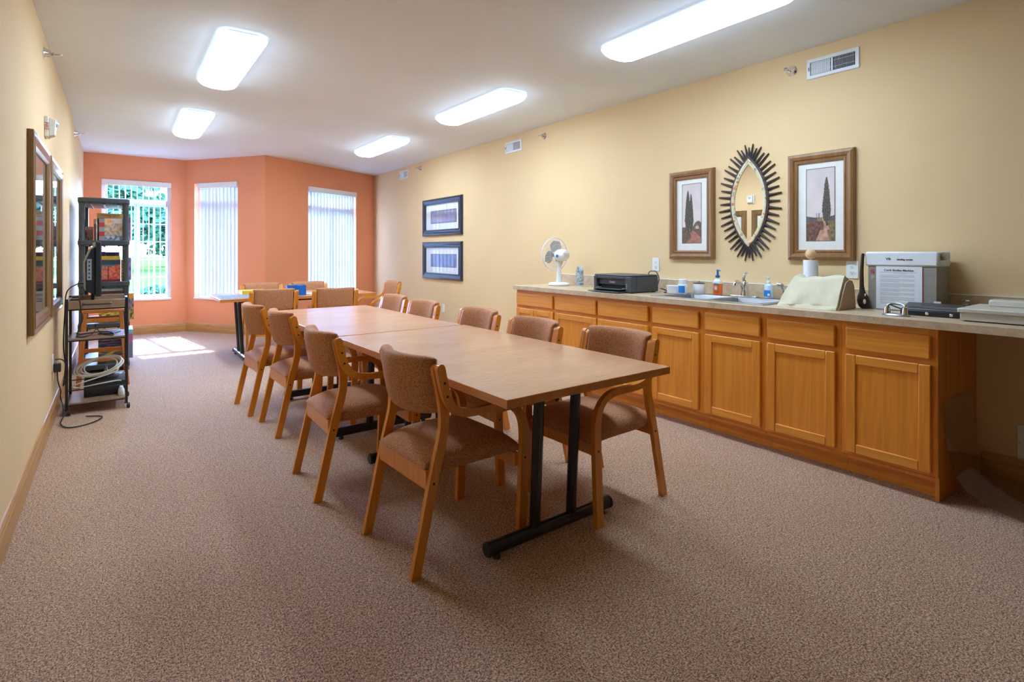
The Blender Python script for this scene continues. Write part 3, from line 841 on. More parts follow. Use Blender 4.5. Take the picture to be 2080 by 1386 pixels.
# framed cypress prints
def skyc(u, v): return mixc(srgb(232, 214, 206), srgb(208, 194, 192), v + 0.35 * nz_(u * 3, v * 5, 1))
def cyp(u, v, cu, w, v0, v1):
    if v < v0 or v > v1: return False
    f = (v - v0) / (v1 - v0); prof = (1 - f) ** 0.55 * (0.45 + 0.55 * min(1, f * 4)) if f > 0.05 else 0.25
    return abs(u - cu + 0.012 * nz_(v * 60, u * 8, 3)) < w * prof * (1 + 0.18 * nz_(u * 20, v * 70, 5))
def art_two(u, v):
    tree = mixc(srgb(62, 60, 54), srgb(104, 98, 84), 0.5 + 0.6 * nz_(u * 22, v * 40, 2))
    if cyp(u, v, 0.30, 0.20, 0.22, 0.90) or cyp(u, v, 0.47, 0.16, 0.22, 0.84): return tree
    if 0.17 < v < 0.24 and (abs(u - 0.33) < 0.02 or abs(u - 0.48) < 0.02): return srgb(70, 58, 48)
    if 0.235 < v < 0.30 and 0.70 < u < 0.90 and v < 0.30 - abs(u - 0.80) * 0.3: return srgb(205, 178, 148)
    hill = 0.27 + 0.10 * max(0, 1 - ((u - 0.85) / 0.28) ** 2)
    if v < hill and v > 0.20: return mixc(srgb(92, 82, 74), srgb(128, 108, 92), 0.5 + nz_(u * 14, v * 20))
    if v <= 0.20:
        if abs(u - (0.62 + 0.1 * math.sin(v * 20))) < 0.10 + (0.20 - v) * 1.6: return mixc(srgb(188, 128, 104), srgb(160, 104, 92), 0.5 + nz_(u * 10, v * 25))
        return mixc(srgb(128, 104, 84), srgb(96, 78, 66), 0.5 + nz_(u * 16, v * 30))
    return skyc(u, v)
def art_one(u, v):
    tree = mixc(srgb(66, 64, 58), srgb(108, 102, 88), 0.5 + 0.6 * nz_(u * 22, v * 40, 4))
    if cyp(u, v, 0.72, 0.185, 0.24, 0.88): return tree
    for c in (0.36, 0.44, 0.47):
        if abs(u - c) < 0.010 and 0.31 < v < 0.385: return srgb(74, 68, 66)
    if 0.20 < v < 0.25 and abs(u - 0.73) < 0.03: return srgb(76, 62, 52)
    hor = 0.345 - 0.05 * u * (1 - u) * 2
    if v < hor:
        pc = 0.62 + 0.10 * math.sin((v - 0.05) * 14) if v > 0.15 else 0.62 - 0.04 * (0.15 - v) / 0.15
        pw = 0.015 + max(0, 0.31 - v) ** 1.3 * 1.05
        if v < 0.31 and abs(u - pc) < pw: return mixc(srgb(206, 168, 140), srgb(176, 130, 110), 0.5 + nz_(u * 8, v * 20))
        if v > 0.27: return mixc(srgb(84, 84, 92), srgb(110, 104, 98), 0.5 + nz_(u * 10, v * 40)) if u < 0.4 or u > 0.8 else srgb(150, 122, 98)
        if u > 0.68: return mixc(srgb(150, 124, 86), srgb(104, 84, 64), 0.4 + nz_(u * 12, v * 22))
        return mixc(srgb(138, 98, 78), srgb(92, 66, 60), 0.5 + nz_(u * 12, v * 26))
    return skyc(u, v)
def cypress_frame(y, z, label, fn, big):
    w, h = 0.443, 0.752
    t = thing('framed_print', label, 'picture', (XR, y, z), RW, 'framed cypress prints')
    frame_loft(w, h, [(0, -0.0005), (0, -0.024), (0.006, -0.033), (0.022, -0.038), (0.042, -0.034), (0.050, -0.024), (0.054, -0.024), (0.058, -0.028), (0.068, -0.026), (0.072, -0.016), (0.072, -0.0005)]).build('frame', 'frame_wood', t)
    B(-w / 2 + 0.070, w / 2 - 0.070, -0.012, -0.001, -h / 2 + 0.070, h / 2 - 0.070).build('mat_board', 'mat_board', t)
    pw, ph = 0.184, 0.500
    B(-pw / 2 - 0.005, pw / 2 + 0.005, -0.0128, -0.0121, -ph / 2 - 0.005 + 0.01, ph / 2 + 0.005 + 0.01).build('mat_edge', 'mat_edge', t)
    picture('print', pw, ph, 60, 150, fn, t, (-pw / 2, -0.0134, -ph / 2 + 0.01))
cypress_frame(2.822, 1.575, 'wood-framed print of two cypress trees, left of the spiky mirror', art_two, 0)
cypress_frame(1.778, 1.579, 'wood-framed print of one tall cypress and a path, right of the mirror', art_one, 1)

# spiky mirror
t = thing('sunburst_mirror', 'eye-shaped mirror ringed with dark wooden spikes', 'mirror', (XR, 2.306, 1.640), RW)
def eye(w, h, n=28):
    Rr = (h * h + w * w) / (2 * w); d = Rr - w; p = []
    for i in range(n + 1):
        z = -h + 2 * h * i / n; p.append((math.sqrt(max(0, Rr * Rr - z * z)) - d, z))
    for i in range(1, n):
        z = h - 2 * h * i / n; p.append((-(math.sqrt(max(0, Rr * Rr - z * z)) - d), z))
    return p
MB().prism(eye(0.118, 0.300), -0.014, -0.006, 'xz').build('mirror_glass', 'mirror', t)
a, b = eye(0.143, 0.340), eye(0.118, 0.300)
m = MB(); m.rings([[(x, -0.0005, z) for x, z in a], [(x, -0.022, z) for x, z in a], [(x, -0.024, z) for x, z in eye(0.134, 0.326)], [(x, -0.020, z) for x, z in b], [(x, -0.0005, z) for x, z in b]], closed=True)
m.build('mosaic_frame', 'mosaic', t)
a2_ = eye(0.158, 0.362)
m = MB(); m.rings([[(x, -0.0005, z) for x, z in a2_], [(x, -0.016, z) for x, z in a2_], [(x, -0.018, z) for x, z in a], [(x, -0.0006, z) for x, z in a]], closed=True)
m.build('dark_rim', 'ray_brown', t)
NR = 48
for k in range(NR):
    th = 2 * PI * k / NR; s_, c_ = math.sin(th), math.cos(th)
    Rr = (0.34 ** 2 + 0.143 ** 2) / 0.286; zb = 0.335 * c_
    xb = (math.sqrt(Rr * Rr - zb * zb) - (Rr - 0.143)) * (1 if s_ > 1e-6 else (-1 if s_ < -1e-6 else 0))
    jl = 1.0 + 0.03 * (1 if k % 2 else -1)
    xt, zt = 0.252 * s_ * jl, 0.441 * c_ * jl
    d = Vector((xt - xb, zt - zb)).normalized(); n_ = Vector((-d.y, d.x)); m = MB(); p0 = Vector((xb, zb)) + d * 0.006; p1 = Vector((xt, zt))
    r0 = [(p0 + n_ * 0.0135), (p0 - n_ * 0.0135)]; r1 = [(p1 + n_ * 0.0055), (p1 - n_ * 0.0055)]
    m.rings([[(r0[0].x, -0.004, r0[0].y), (p0.x, -0.019, p0.y), (r0[1].x, -0.004, r0[1].y)], [(r1[0].x, -0.010, r1[0].y), (p1.x, -0.017, p1.y), (r1[1].x, -0.010, r1[1].y)]])
    m.build('spike', 'ray_brown', t)

# two black-framed pictures near the far end of the wall
def art_dark(seed):
    def fn(u, v):
        if 0.10 < v < 0.90 and 0.04 < u < 0.96:
            k = 0.5 + nz_(u * 9, v * 4, seed)
            return mixc(srgb(96, 104, 150), srgb(170, 128, 120), k) if seed % 2 else mixc(srgb(70, 80, 150), srgb(60, 70, 120), k)
        return srgb(60, 60, 80)
    return fn
for k, (z, lb) in enumerate(((1.785, 'upper of the two wide black-framed pictures on the cream wall'), (1.122, 'lower of the two wide black-framed pictures on the cream wall'))):
    w, h = 1.213, 0.568
    t = thing('framed_picture', lb, 'picture', (XR, 7.215, z), RW, 'black-framed pictures on the cream wall')
    frame_loft(w, h, [(0, -0.0005), (0, -0.020), (0.010, -0.034), (0.030, -0.036), (0.050, -0.028), (0.072, -0.024), (0.080, -0.030), (0.090, -0.028), (0.094, -0.012), (0.094, -0.0005)]).build('frame', 'frame_black', t)
    B(-w / 2 + 0.092, w / 2 - 0.092, -0.008, -0.001, -h / 2 + 0.092, h / 2 - 0.092).build('mat_board', 'mat_board', t)
    picture('print', 0.80, 0.20, 40, 14, art_dark(k + 1), t, (-0.36, -0.0085, -0.10))
    B(-w / 2 + 0.0925, w / 2 - 0.0925, -0.0125, -0.0105, -h / 2 + 0.0925, h / 2 - 0.0925).build('glass', 'glass', t)

# ================================================================ LEFT WALL
LW = PI / 2
def art_land(seed):
    def fn(u, v):
        h = 0.45 + 0.12 * math.sin(u * 5 + seed) + 0.06 * nz_(u * 4, seed, 0)
        if v > h: return mixc(srgb(186, 190, 196), srgb(150, 166, 184), v)
        return mixc(srgb(122, 112, 80), srgb(70, 78, 60), 0.5 + nz_(u * 8, v * 8, seed))
    return fn
for k, (y, lb) in enumerate(((4.325, 'large wood-framed glazed picture on the left wall, nearer the viewer'), (5.325, 'large wood-framed glazed picture on the left wall, nearer the black shelf'))):
    w, h = 0.905, 1.115
    t = thing('framed_picture', lb, 'picture', (XL, y, 1.366), LW, 'large wood-framed pictures on the left wall')
    frame_loft(w, h, [(0, -0.0005), (0, -0.028), (0.008, -0.032), (0.020, -0.026), (0.026, -0.026), (0.040, -0.034), (0.075, -0.030), (0.090, -0.018), (0.092, -0.0005)]).build('frame', 'frame_wood_left', t)
    B(-w / 2 + 0.090, w / 2 - 0.090, -0.009, -0.001, -h / 2 + 0.090, h / 2 - 0.090).build('mat_board', 'mat_board', t)
    picture('print', 0.50, 0.70, 30, 40, art_land(k * 2.3), t, (-0.25, -0.0095, -0.35))
    B(-w / 2 + 0.0905, w / 2 - 0.0905, -0.0135, -0.0115, -h / 2 + 0.0905, h / 2 - 0.0905).build('glass', 'glass', t)
t = thing('fire_alarm_strobe', 'white fire alarm strobe on the left wall above the pictures', 'fire alarm', (XL, 4.790, 2.098), LW)
B(-0.058, 0.058, -0.022, -0.0005, -0.068, 0.068).build('back_box', 'ivory_plastic', t, bevel=0.004)
m = MB().prism([(-0.022, -0.062), (-0.052, -0.050), (-0.060, 0.050), (-0.022, 0.064)], -0.040, 0.052, 'yz'); m.build('housing', 'ivory_plastic', t, bevel=0.004)
MB().ball((0.006, -0.058, 0.030), 0.021, 12, 8, (1.2, 0.7, 1)).build('lens', 'gel_blue', t, smooth=True)
text('lettering', 'FIRE', 0.03, 'ink_red', t, (-0.0583, -0.011, 0.0), (PI / 2, PI / 2, -PI / 2))

# adapters and cables at the outlet by the cart
t = thing('power_adapter', 'small black power adapter plugged into the left wall outlet', 'adapter', (XL, 5.27, 0.4155), LW)
B(-0.024, 0.024, -0.052, -0.0095, -0.052, 0.012).build('block', 'black_plastic', t, bevel=0.004)
B(-0.004, 0.004, -0.0090, -0.0095 + 0.0006, -0.004, 0.004).build('prong_cover', 'black_plastic', t)
c = MB().tube(spline([(XL + 0.03, 5.27, 0.362), (XL + 0.035, 5.25, 0.30), (XL + 0.05, 5.26, 0.22), (XL + 0.045, 5.32, 0.16), (XL + 0.06, 5.30, 0.10), (XL + 0.07, 5.22, 0.045), (XL + 0.06, 5.10, 0.012), (XL + 0.12, 4.97, 0.008), (XL + 0.24, 5.02, 0.008), (XL + 0.30, 5.16, 0.008), (XL + 0.20, 5.24, 0.008)]), 0.0045, 7).build('power_cable', 'cable_black', smooth=True)
tag(c, 'thin black cable running from the left wall outlet down onto the carpet', 'cable')
c = MB().tube(spline([(XL + 0.018, 5.27, 0.4545), (XL + 0.05, 5.27, 0.455), (XL + 0.075, 5.29, 0.42), (XL + 0.07, 5.32, 0.33), (XL + 0.06, 5.34, 0.24), (XL + 0.07, 5.50, 0.30), (XL + 0.045, 5.62, 0.5), (XL + 0.05, 5.66, 0.75), (XL + 0.06, 5.70, 0.93), (XL + 0.12, 5.72, 0.99), (XL + 0.165, 5.66, 1.00)]), 0.0045, 7).build('power_cable', 'cable_black', smooth=True)
tag(c, 'black cable looping up the left wall to the back of the monitor', 'cable')

# rolling cart
CX0, CX1, CY0, CY1 = -0.322, 0.070, 5.36, 5.80
t = thing('rolling_cart', 'black-framed rolling cart with wooden shelves by the left wall', 'cart', ((CX0 + CX1) / 2, (CY0 + CY1) / 2, 0))
ww, dd = (CX1 - CX0) / 2, (CY1 - CY0) / 2
for sx_ in (-1, 1):
    for sy_ in (-1, 1):
        x, y = sx_ * (ww - 0.009), sy_ * (dd - 0.009)
        p = B(x - 0.009, x + 0.009, y - 0.009, y + 0.009, 0.052, 0.895).build('post', 'black_metal', t)
        cs = B(x - 0.012, x + 0.012, y - 0.012, y + 0.012, 0.040, 0.0515).build('caster', 'black_metal', t)
        MB().lathe([(0.010, -0.012), (0.021, -0.010), (0.0215, 0.010), (0.010, 0.012)], (x + 0.012, y - 0.006, 0.022), 16, 'x').build('wheel', 'black_plastic', cs, smooth=True)
        MB().lathe([(0.005, 0.0125), (0.005, 0.015)], (x + 0.012, y - 0.006, 0.022), 8, 'x').build('hub', 'steel', cs)
wi, di = ww - 0.019, dd - 0.019
tr_ = B(-wi, wi, -di, di, 0.828, 0.838).build('tray', 'cart_wood', t)
for a in ((-wi, wi, -di - 0.018, -di - 0.001, 0.815, 0.882), (-wi, wi, di + 0.001, di + 0.018, 0.815, 0.895), (-wi - 0.018, -wi - 0.001, -di, di, 0.815, 0.882), (wi + 0.001, wi + 0.018, -di, di, 0.815, 0.882)):
    B(*a).build('tray_side', 'cart_wood', tr_, bevel=0.002)
for z in (0.805, 0.566, 0.072):
    m = MB(); m.box(-wi, wi, -dd, -dd + 0.014, z, z + 0.010); o = m.build('frame_rail', 'black_metal', t)
    B(-wi, wi, dd - 0.014, dd, z, z + 0.010).build('frame_rail', 'black_metal', t)
    for s_ in (-1, 1):
        B(s_ * (ww - 0.007) - 0.007, s_ * (ww - 0.007) + 0.007, -di, di, z, z + 0.010).build('frame_rail', 'black_metal', t)
B(-wi, wi, -dd, dd - 0.015, 0.5765, 0.588).build('middle_shelf', 'cart_wood', t)
for k in range(4):
    x = -wi + 2 * wi * k / 4
    B(x + 0.0012, x + 2 * wi / 4 - 0.0012, -dd, dd - 0.015, 0.0825, 0.094).build('plank', 'cart_wood', t)
MB().tube([(-wi, -dd + 0.006, 0.190), (wi, -dd + 0.006, 0.190)], 0.0045, 8).build('guard_wire', 'black_metal', t, smooth=True)
MB().tube([(-wi, dd - 0.006, 0.190), (wi, dd - 0.006, 0.190)], 0.0045, 8).build('guard_wire', 'black_metal', t, smooth=True)
MB().tube(spline([(-0.085, -dd + 0.002, 0.858), (-0.085, -dd - 0.030, 0.856), (-0.07, -dd - 0.038, 0.852), (0.07, -dd - 0.038, 0.852), (0.085, -dd - 0.030, 0.856), (0.085, -dd + 0.002, 0.858)], 4), 0.006, 8).build('handle', 'black_metal', t, smooth=True)
CCX, CCY = (CX0 + CX1) / 2, (CY0 + CY1) / 2
# monitor seen edge-on, screen towards the room
t = thing('flat_monitor', 'black flat monitor standing edge-on on the top of the cart', 'monitor', (-0.150, 5.585, 0.8385), R(4))
B(-0.055, 0.055, -0.09, 0.09, 0.0005, 0.016).build('stand_base', 'black_plastic', t, bevel=0.004)
B(-0.022, -0.002, -0.05, 0.05, 0.0165, 0.14).build('stand_neck', 'black_plastic', t)
B(-0.002, 0.034, -0.235, 0.240, 0.070, 0.500).build('screen_housing', 'black_plastic', t, bevel=0.006)
B(0.0342, 0.0352, -0.220, 0.225, 0.095, 0.485).build('screen', 'charcoal_plastic', t)
m = MB().prism([(-0.0025, 0.085), (-0.060, 0.110), (-0.066, 0.34), (-0.030, 0.44), (-0.0025, 0.46)], -0.215, 0.20, 'xz')
m.build('back_cover', 'black_plastic', t, bevel=0.003)
B(-0.056, -0.026, -0.2185, -0.2155, 0.20, 0.365).build('port_panel', 'grey_plastic', t, bevel=0.002)
for k in range(5):
    z = 0.222 + 0.030 * k
    B(-0.046, -0.036, -0.2198, -0.2187, z - 0.006, z + 0.006).build('port', 'dark_void', t)
o = B(0, 0.055, 0, 0.10, 0.0, 0.052).build('set_top_box', 'leather_brown', loc=(-0.292, 5.42, 0.8385), bevel=0.003)
tag(o, 'small dark brown box at the left corner of the cart top', 'box')
o = MB().prism([(-0.05, -0.05), (0.048, -0.045), (0.05, 0.05), (-0.045, 0.048)], 0.0005, 0.004).build('paper_slip', 'paper', loc=(0.002, 5.48, 0.8385))
tag(o, 'white paper slip lying in the cart tray', 'paper')
o = MB().prism([(-0.055, -0.075), (0.055, -0.075), (0.055, 0.075), (-0.055, 0.075)], 0.0005, 0.010).build('tablet', 'black_plastic', loc=(-0.050, 5.58, 0.588), rz=R(-20), bevel=0.003)
tag(o, 'flat black tablet lying on the middle shelf of the cart', 'tablet')
c = MB().tube(spline([(-0.27, 5.70, 0.5925), (-0.24, 5.60, 0.5925), (-0.26, 5.45, 0.5925), (-0.21, 5.40, 0.5935), (-0.16, 5.47, 0.606), (-0.135, 5.60, 0.645), (-0.150, 5.62, 0.655), (-0.125, 5.55, 0.622), (-0.09, 5.43, 0.600), (-0.03, 5.39, 0.5935), (-0.022, 5.45, 0.598), (-0.07, 5.49, 0.612), (-0.15, 5.50, 0.612), (-0.24, 5.52, 0.600)]), 0.004, 7).build('extension_cable', 'cable_black', smooth=True)
tag(c, 'tangled black cord looping over the middle shelf of the cart', 'cord')
c = MB().tube(spline([(-0.222, 5.54, 0.93), (-0.235, 5.45, 0.915), (-0.235, 5.335, 0.905), (-0.23, 5.325, 0.86), (-0.225, 5.33, 0.80), (-0.215, 5.35, 0.74), (-0.24, 5.345, 0.66), (-0.25, 5.345, 0.60)]), 0.004, 7).build('extension_cable', 'cable_black', smooth=True)
tag(c, 'black cord hanging over the front edge of the cart top', 'cord')
# portable radio on the bottom shelf
t = thing('portable_radio', 'rounded black portable radio on the bottom shelf of the cart', 'radio', (-0.075, 5.60, 0.0945))
m = MB(); rs = []
for x, k in ((-0.140, 0.90), (-0.130, 0.98), (0, 1.0), (0.128, 0.98), (0.138, 0.90)):
    rs.append([(x, -0.10 * k, 0.001), (x, -0.115 * k, 0.05), (x, -0.105 * k, 0.115 * k), (x, -0.06 * k, 0.150 * k), (x, 0.02, 0.158 * k), (x, 0.08 * k, 0.13 * k), (x, 0.09 * k, 0.06), (x, 0.085 * k, 0.001)])
m.rings(rs).build('case', 'black_plastic', t, bevel=0.006)
MB().ball((0.045, -0.035, 0.140), 0.055, 16, 8, (1, 0.9, 0.5)).build('lid_dome', 'charcoal_plastic', t, smooth=True)
B(-0.105, -0.02, -0.070, -0.010, 0.154, 0.160).build('keypad', 'grey_plastic', t, bevel=0.002)
MB().tube(spline([(-0.02, -0.02, 0.155), (0.0, 0.01, 0.20), (0.005, 0.0, 0.225), (0.012, -0.025, 0.17)]), 0.004, 8).build('antenna', 'steel', t, smooth=True)
# coil of white cable lying over the radio
pts = []
rnd = random.Random(4)
for k in range(5 * 22):
    a = 2 * PI * k / 22; tn = k / 22
    rx, ry = 0.135 + 0.020 * math.sin(tn * 2.1), 0.075 + 0.012 * math.cos(tn * 1.7)
    pts.append((-0.112 + 0.016 * math.sin(tn * 3) + rx * math.cos(a), 5.570 + ry * math.sin(a), 0.318 + 0.003 * tn + 0.022 * math.cos(a) + 0.055 * math.sin(a + 0.2 * math.sin(tn * 2))))
pts += [(0.0, 5.50, 0.285), (-0.12, 5.47, 0.252), (-0.24, 5.44, 0.225), (-0.285, 5.47, 0.20), (-0.25, 5.50, 0.18), (-0.14, 5.455, 0.20), (0.0, 5.445, 0.215), (0.025, 5.45, 0.208)]
c = MB().tube(spline(pts, 2), 0.0052, 7).build('cable_coil', 'cable_white', smooth=True)
tag(c, 'coil of white cable piled on the radio in the cart', 'cable')
bagp = MB(); rs = []
for i in range(7):
    f = i / 6; ring = []
    for q in range(16):
        a = 2 * PI * q / 16; r = (0.040 + 0.008 * nz_(q * 0.9, i * 0.7, 3)) * (1.0 if i < 4 else 1.0 - 0.17 * (i - 3))
        ring.append((r * math.cos(a) * 0.7, r * math.sin(a) * 1.6, 0.001 + 0.085 * f + 0.008 * nz_(q, i, 1) * (i > 0)))
    rs.append(ring)
o = bagp.rings(rs).build('plastic_bag', 'paper', loc=(0.020 + 0.008, 5.46, 0.0945), smooth=True)
o.scale = (0.8, 0.8, 0.8)
tag(o, 'crumpled white plastic bag at the right of the cart bottom shelf', 'plastic bag')

# wooden stool behind the cart
t = thing('wooden_stool', 'orange-brown wooden stool between the cart and the black shelf', 'stool', (-0.105, 6.45, 0))
B(-0.165, 0.165, -0.125, 0.125, 0.690, 0.722).build('seat', 'stool_wood', t, bevel=0.006)
for sx_ in (-1, 1):
    for sy_ in (-1, 1):
        MB().bar((sx_ * 0.185, sy_ * 0.150, 0.0), (sx_ * 0.135, sy_ * 0.100, 0.689), 0.032, 0.036, (0, 1, 0)).build('leg', 'stool_wood', t, bevel=0.003)
for sy_, zs in ((-1, (0.24, 0.60)), (1, (0.29, 0.60))):
    for z in zs:
        f = 1 - z / 0.69; x = 0.135 + 0.05 * f - 0.012; y = sy_ * (0.100 + 0.05 * f)
        B(-x, x, y - 0.009, y + 0.009, z, z + 0.038).build('rung', 'stool_wood', t, bevel=0.003)
for sx_ in (-1, 1):
    z = 0.33; f = 1 - z / 0.69; x = sx_ * (0.135 + 0.05 * f); y = 0.100 + 0.05 * f - 0.012
    B(x - 0.009, x + 0.009, -y, y, z, z + 0.038).build('rung', 'stool_wood', t, bevel=0.003)

# black plastic shelving unit with its games
SX, SY = -0.108, 7.52
t = thing('plastic_shelf', 'tall black plastic shelving unit full of games by the left wall', 'shelf', (SX, SY, 0))
hx, hy = 0.218, 0.455
tiers = [0.085, 0.512, 0.945, 1.376, 1.818]
for z in tiers:
    m = MB(); rs = []
    for ins, zz in ((0.008, z - 0.052), (0.0, z - 0.044), (0.0, z - 0.006), (0.006, z), (0.014, z)):
        rs.append([(p[0], p[1], p[2]) for p in rrect(-hx + ins, hx - ins, -hy + ins, hy - ins, 0.035, zz, 4)])
    m.rings(rs)
    sh = m.build('shelf_board', 'shelf_plastic', t, smooth=True)
    for q in (-0.12, 0.0, 0.12):
        B(q - 0.008, q + 0.008, -hy + 0.05, hy - 0.05, z - 0.064, z - 0.0522).build('rib', 'shelf_plastic', sh)
for k in range(4):
    za, zb = tiers[k] + 0.0005, tiers[k + 1] - 0.0525
    for sx_ in (-1, 1):
        for sy_ in (-1, 1):
            MB().lathe([(0.030, za), (0.026, za + 0.02), (0.026, zb - 0.02), (0.030, zb)], (sx_ * (hx - 0.034), sy_ * (hy - 0.036), 0), 12).build('post', 'shelf_plastic', t, smooth=True)
for sx_ in (-1, 1):
    for sy_ in (-1, 1):
        MB().lathe([(0.030, 0.0), (0.028, 0.0325)], (sx_ * (hx - 0.034), sy_ * (hy - 0.036), 0), 12).build('foot', 'shelf_plastic', t, smooth=True)

def art_box(band, base, accents, seed, top=0.78):
    def fn(u, v):
        if v > top: return mixc(band, (1, 1, 1), 0.25 * max(0, nz_(u * 30, v * 10, seed)))
        c = base
        for i, a in enumerate(accents):
            k = nz_(u * (4 + i) + i * 7, v * (5 + i), seed * 1.3 + i)
            if k > 0.08: c = mixc(c, a, min(1, k * 3.2))
        return c
    return fn
PAL = {}
def boxmat(c):
    k = 'card_%02x%02x%02x' % tuple(int(q * 255) for q in c)
    if k not in MATS: plain(k, lin(c), 0.5, var=0.08)
    return k
def game_box(x0, x1, y0, y1, z0, z1, side, label, fn, res=(26, 20), title=None, tc='ink_white', ts=0.022, tv=0.90):
    t = thing('game_box', label, 'box', ((x0 + x1) / 2, y0, z0), 0, 'puzzle and game boxes on the black shelf')
    w, h = x1 - x0, z1 - z0
    sm = boxmat(side)
    B(-w / 2, w / 2, 0.001, y1 - y0, 0.0006, h).build('carton', sm, t, bevel=0.0015, seg=1)
    picture('front_print', w - 0.004, h - 0.004, res[0], res[1], fn, t, (-w / 2 + 0.002, 0.0006, 0.0022))
    if title: text('title', title, ts, tc, t, (0, 0.0001, h * tv))
    return t
g = srgb
game_box(-0.155, 0.045, 7.155, 7.205, 1.3762, 1.615, (0.55, 0.30, 0.28), 'puzzle box with a grey and red collage front, top games shelf',
         lambda u, v: (g(176, 60, 66) if (u < 0.24 and (int(v * 5) % 2)) else (g(150, 150, 150) if u < 0.24 else (g(226, 190, 140) if (v > 0.72 and u < 0.55) else (g(214, 208, 200) if v > 0.78 else mixc(g(196, 190, 184), (g(84, 96, 150) if v < 0.25 else g(178, 140, 96)), 0.5 + 1.2 * nz_(u * 9, v * 9, 2)))))), (40, 34), '500', 'soap_orange', 0.04, 0.84)
game_box(-0.172, 0.058, 7.215, 7.262, 1.3762, 1.668, (0.62, 0.48, 0.30), 'tall tan puzzle box lettered Fishing Lures behind the collage puzzle', art_box(g(190, 150, 92), g(150, 120, 88), [g(120, 60, 40)], 3, 0.80), (20, 20), 'Fishing Lures', 'ink_brown', 0.030, 0.93)
game_box(-0.285, -0.205, 7.150, 7.300, 1.3762, 1.520, (0.36, 0.24, 0.18), 'small brown and black box at the left of the upper games shelf', art_box(g(130, 88, 62), g(110, 74, 56), [g(30, 24, 24), g(60, 44, 40)], 5), (16, 20))
game_box(-0.198, -0.176, 7.170, 7.380, 1.3762, 1.602, (0.40, 0.22, 0.20), 'thin brown box standing on edge on the upper games shelf', art_box(g(150, 110, 90), g(124, 76, 66), [g(90, 50, 46)], 6), (6, 20))
game_box(0.062, 0.122, 7.300, 7.620, 1.3762, 1.640, (0.42, 0.26, 0.50), 'purple box overhanging the right edge of the upper games shelf', art_box(g(70, 60, 90), g(120, 84, 140), [g(190, 150, 180)], 8), (10, 20))
game_box(-0.165, 0.030, 7.150, 7.200, 0.9452, 1.172, (0.45, 0.24, 0.20), 'game box with a red and orange shop scene and dark teal top, third shelf',
         lambda u, v: (g(52, 72, 84) if v > 0.78 else (g(60, 110, 130) if v > 0.70 and u < 0.8 else (g(140, 40, 46) if (v < 0.10 or abs(u - 0.46) < 0.03) else mixc(g(222, 130, 96), (g(150, 92, 92) if u < 0.45 else g(190, 70, 60)), 0.5 + 1.3 * nz_(u * 8, v * 10, 4))))), (34, 30))
game_box(-0.175, 0.026, 7.208, 7.255, 0.9452, 1.213, (0.80, 0.66, 0.20), 'yellow-topped game box behind the shop scene game', art_box(g(236, 196, 60), g(210, 150, 70), [g(120, 80, 60)], 12, 0.72), (16, 16))
game_box(-0.190, 0.020, 7.265, 7.330, 0.9452, 1.256, (0.26, 0.22, 0.42), 'dark purple game box, tallest on the third shelf', art_box(g(60, 50, 96), g(70, 60, 110), [g(120, 110, 160)], 14), (12, 12))
game_box(0.034, 0.062, 7.150, 7.400, 0.9452, 1.172, (0.78, 0.58, 0.22), 'thin yellow box with dark dots on its spine, third shelf', lambda u, v: g(60, 66, 80) if (abs((v * 7) % 1 - 0.5) < 0.2 and 0.3 < u < 0.8) else g(226, 176, 70), (8, 30))
game_box(0.068, 0.125, 7.32, 7.66, 0.9452, 1.190, (0.42, 0.36, 0.60), 'lilac box overhanging the right edge of the third shelf', art_box(g(110, 100, 160), g(150, 130, 190), [g(80, 60, 110)], 15), (8, 16))
z = 0.5122
stack = [(0.105, (0.62, 0.52, 0.16), g(214, 190, 60), 'yellow flower-print box at the bottom of the fourth shelf stack', [g(226, 206, 90), g(80, 40, 70)]),
         (0.085, (0.30, 0.16, 0.30), g(96, 50, 86), 'dark plum box second from the bottom of the fourth shelf stack', [g(210, 186, 80), g(40, 26, 50)]),
         (0.040, (0.16, 0.28, 0.26), g(70, 110, 100), 'dark green flat box in the fourth shelf stack', [g(30, 60, 60)]),
         (0.030, (0.82, 0.86, 0.86), g(226, 232, 232), 'thin white flat box in the fourth shelf stack', [g(180, 200, 210)]),
         (0.034, (0.10, 0.30, 0.26), g(40, 96, 86), 'teal flat box near the top of the fourth shelf stack', [g(70, 130, 120)]),
         (0.030, (0.36, 0.20, 0.18), g(110, 66, 60), 'maroon flat box near the top of the fourth shelf stack', [g(150, 100, 90)]),
         (0.026, (0.74, 0.84, 0.86), g(206, 226, 230), 'pale blue flat box on top of the fourth shelf stack', [g(150, 190, 210)])]
for i, (h, side, base, lb, acc) in enumerate(stack):
    game_box(-0.155 + 0.006 * (i % 3), 0.062 - 0.005 * (i % 2), 7.155 + 0.008 * (i % 3), 7.62, z, z + h, side, lb, art_box(base, base, acc, 20 + i, 2.0), (24, 8))
    z += h + 0.0008
game_box(0.070, 0.150, 7.30, 7.70, 0.5122, 0.800, (0.75, 0.50, 0.14), 'orange-topped box overhanging the right edge of the fourth shelf', lambda u, v: g(240, 160, 40) if v > 0.82 else mixc(g(60, 50, 60), (g(214, 190, 90) if v < 0.45 else g(190, 150, 160)), 0.5 + 1.5 * nz_(u * 5, v * 8, 3)), (12, 24))
z = 0.0852
stack = [(0.075, (0.20, 0.22, 0.20), g(70, 74, 66), 'grey-green box at the very bottom of the shelving unit', [g(200, 150, 60)]),
         (0.070, (0.60, 0.42, 0.12), g(206, 150, 50), 'mustard box on the bottom shelf', [g(90, 80, 70), g(60, 90, 100)]),
         (0.080, (0.14, 0.14, 0.18), g(46, 46, 60), 'navy box on the bottom shelf', [g(110, 60, 90), g(60, 100, 96)]),
         (0.070, (0.32, 0.12, 0.22), g(110, 50, 80), 'magenta-brown box topmost on the bottom shelf', [g(90, 160, 150), g(40, 30, 50)])]
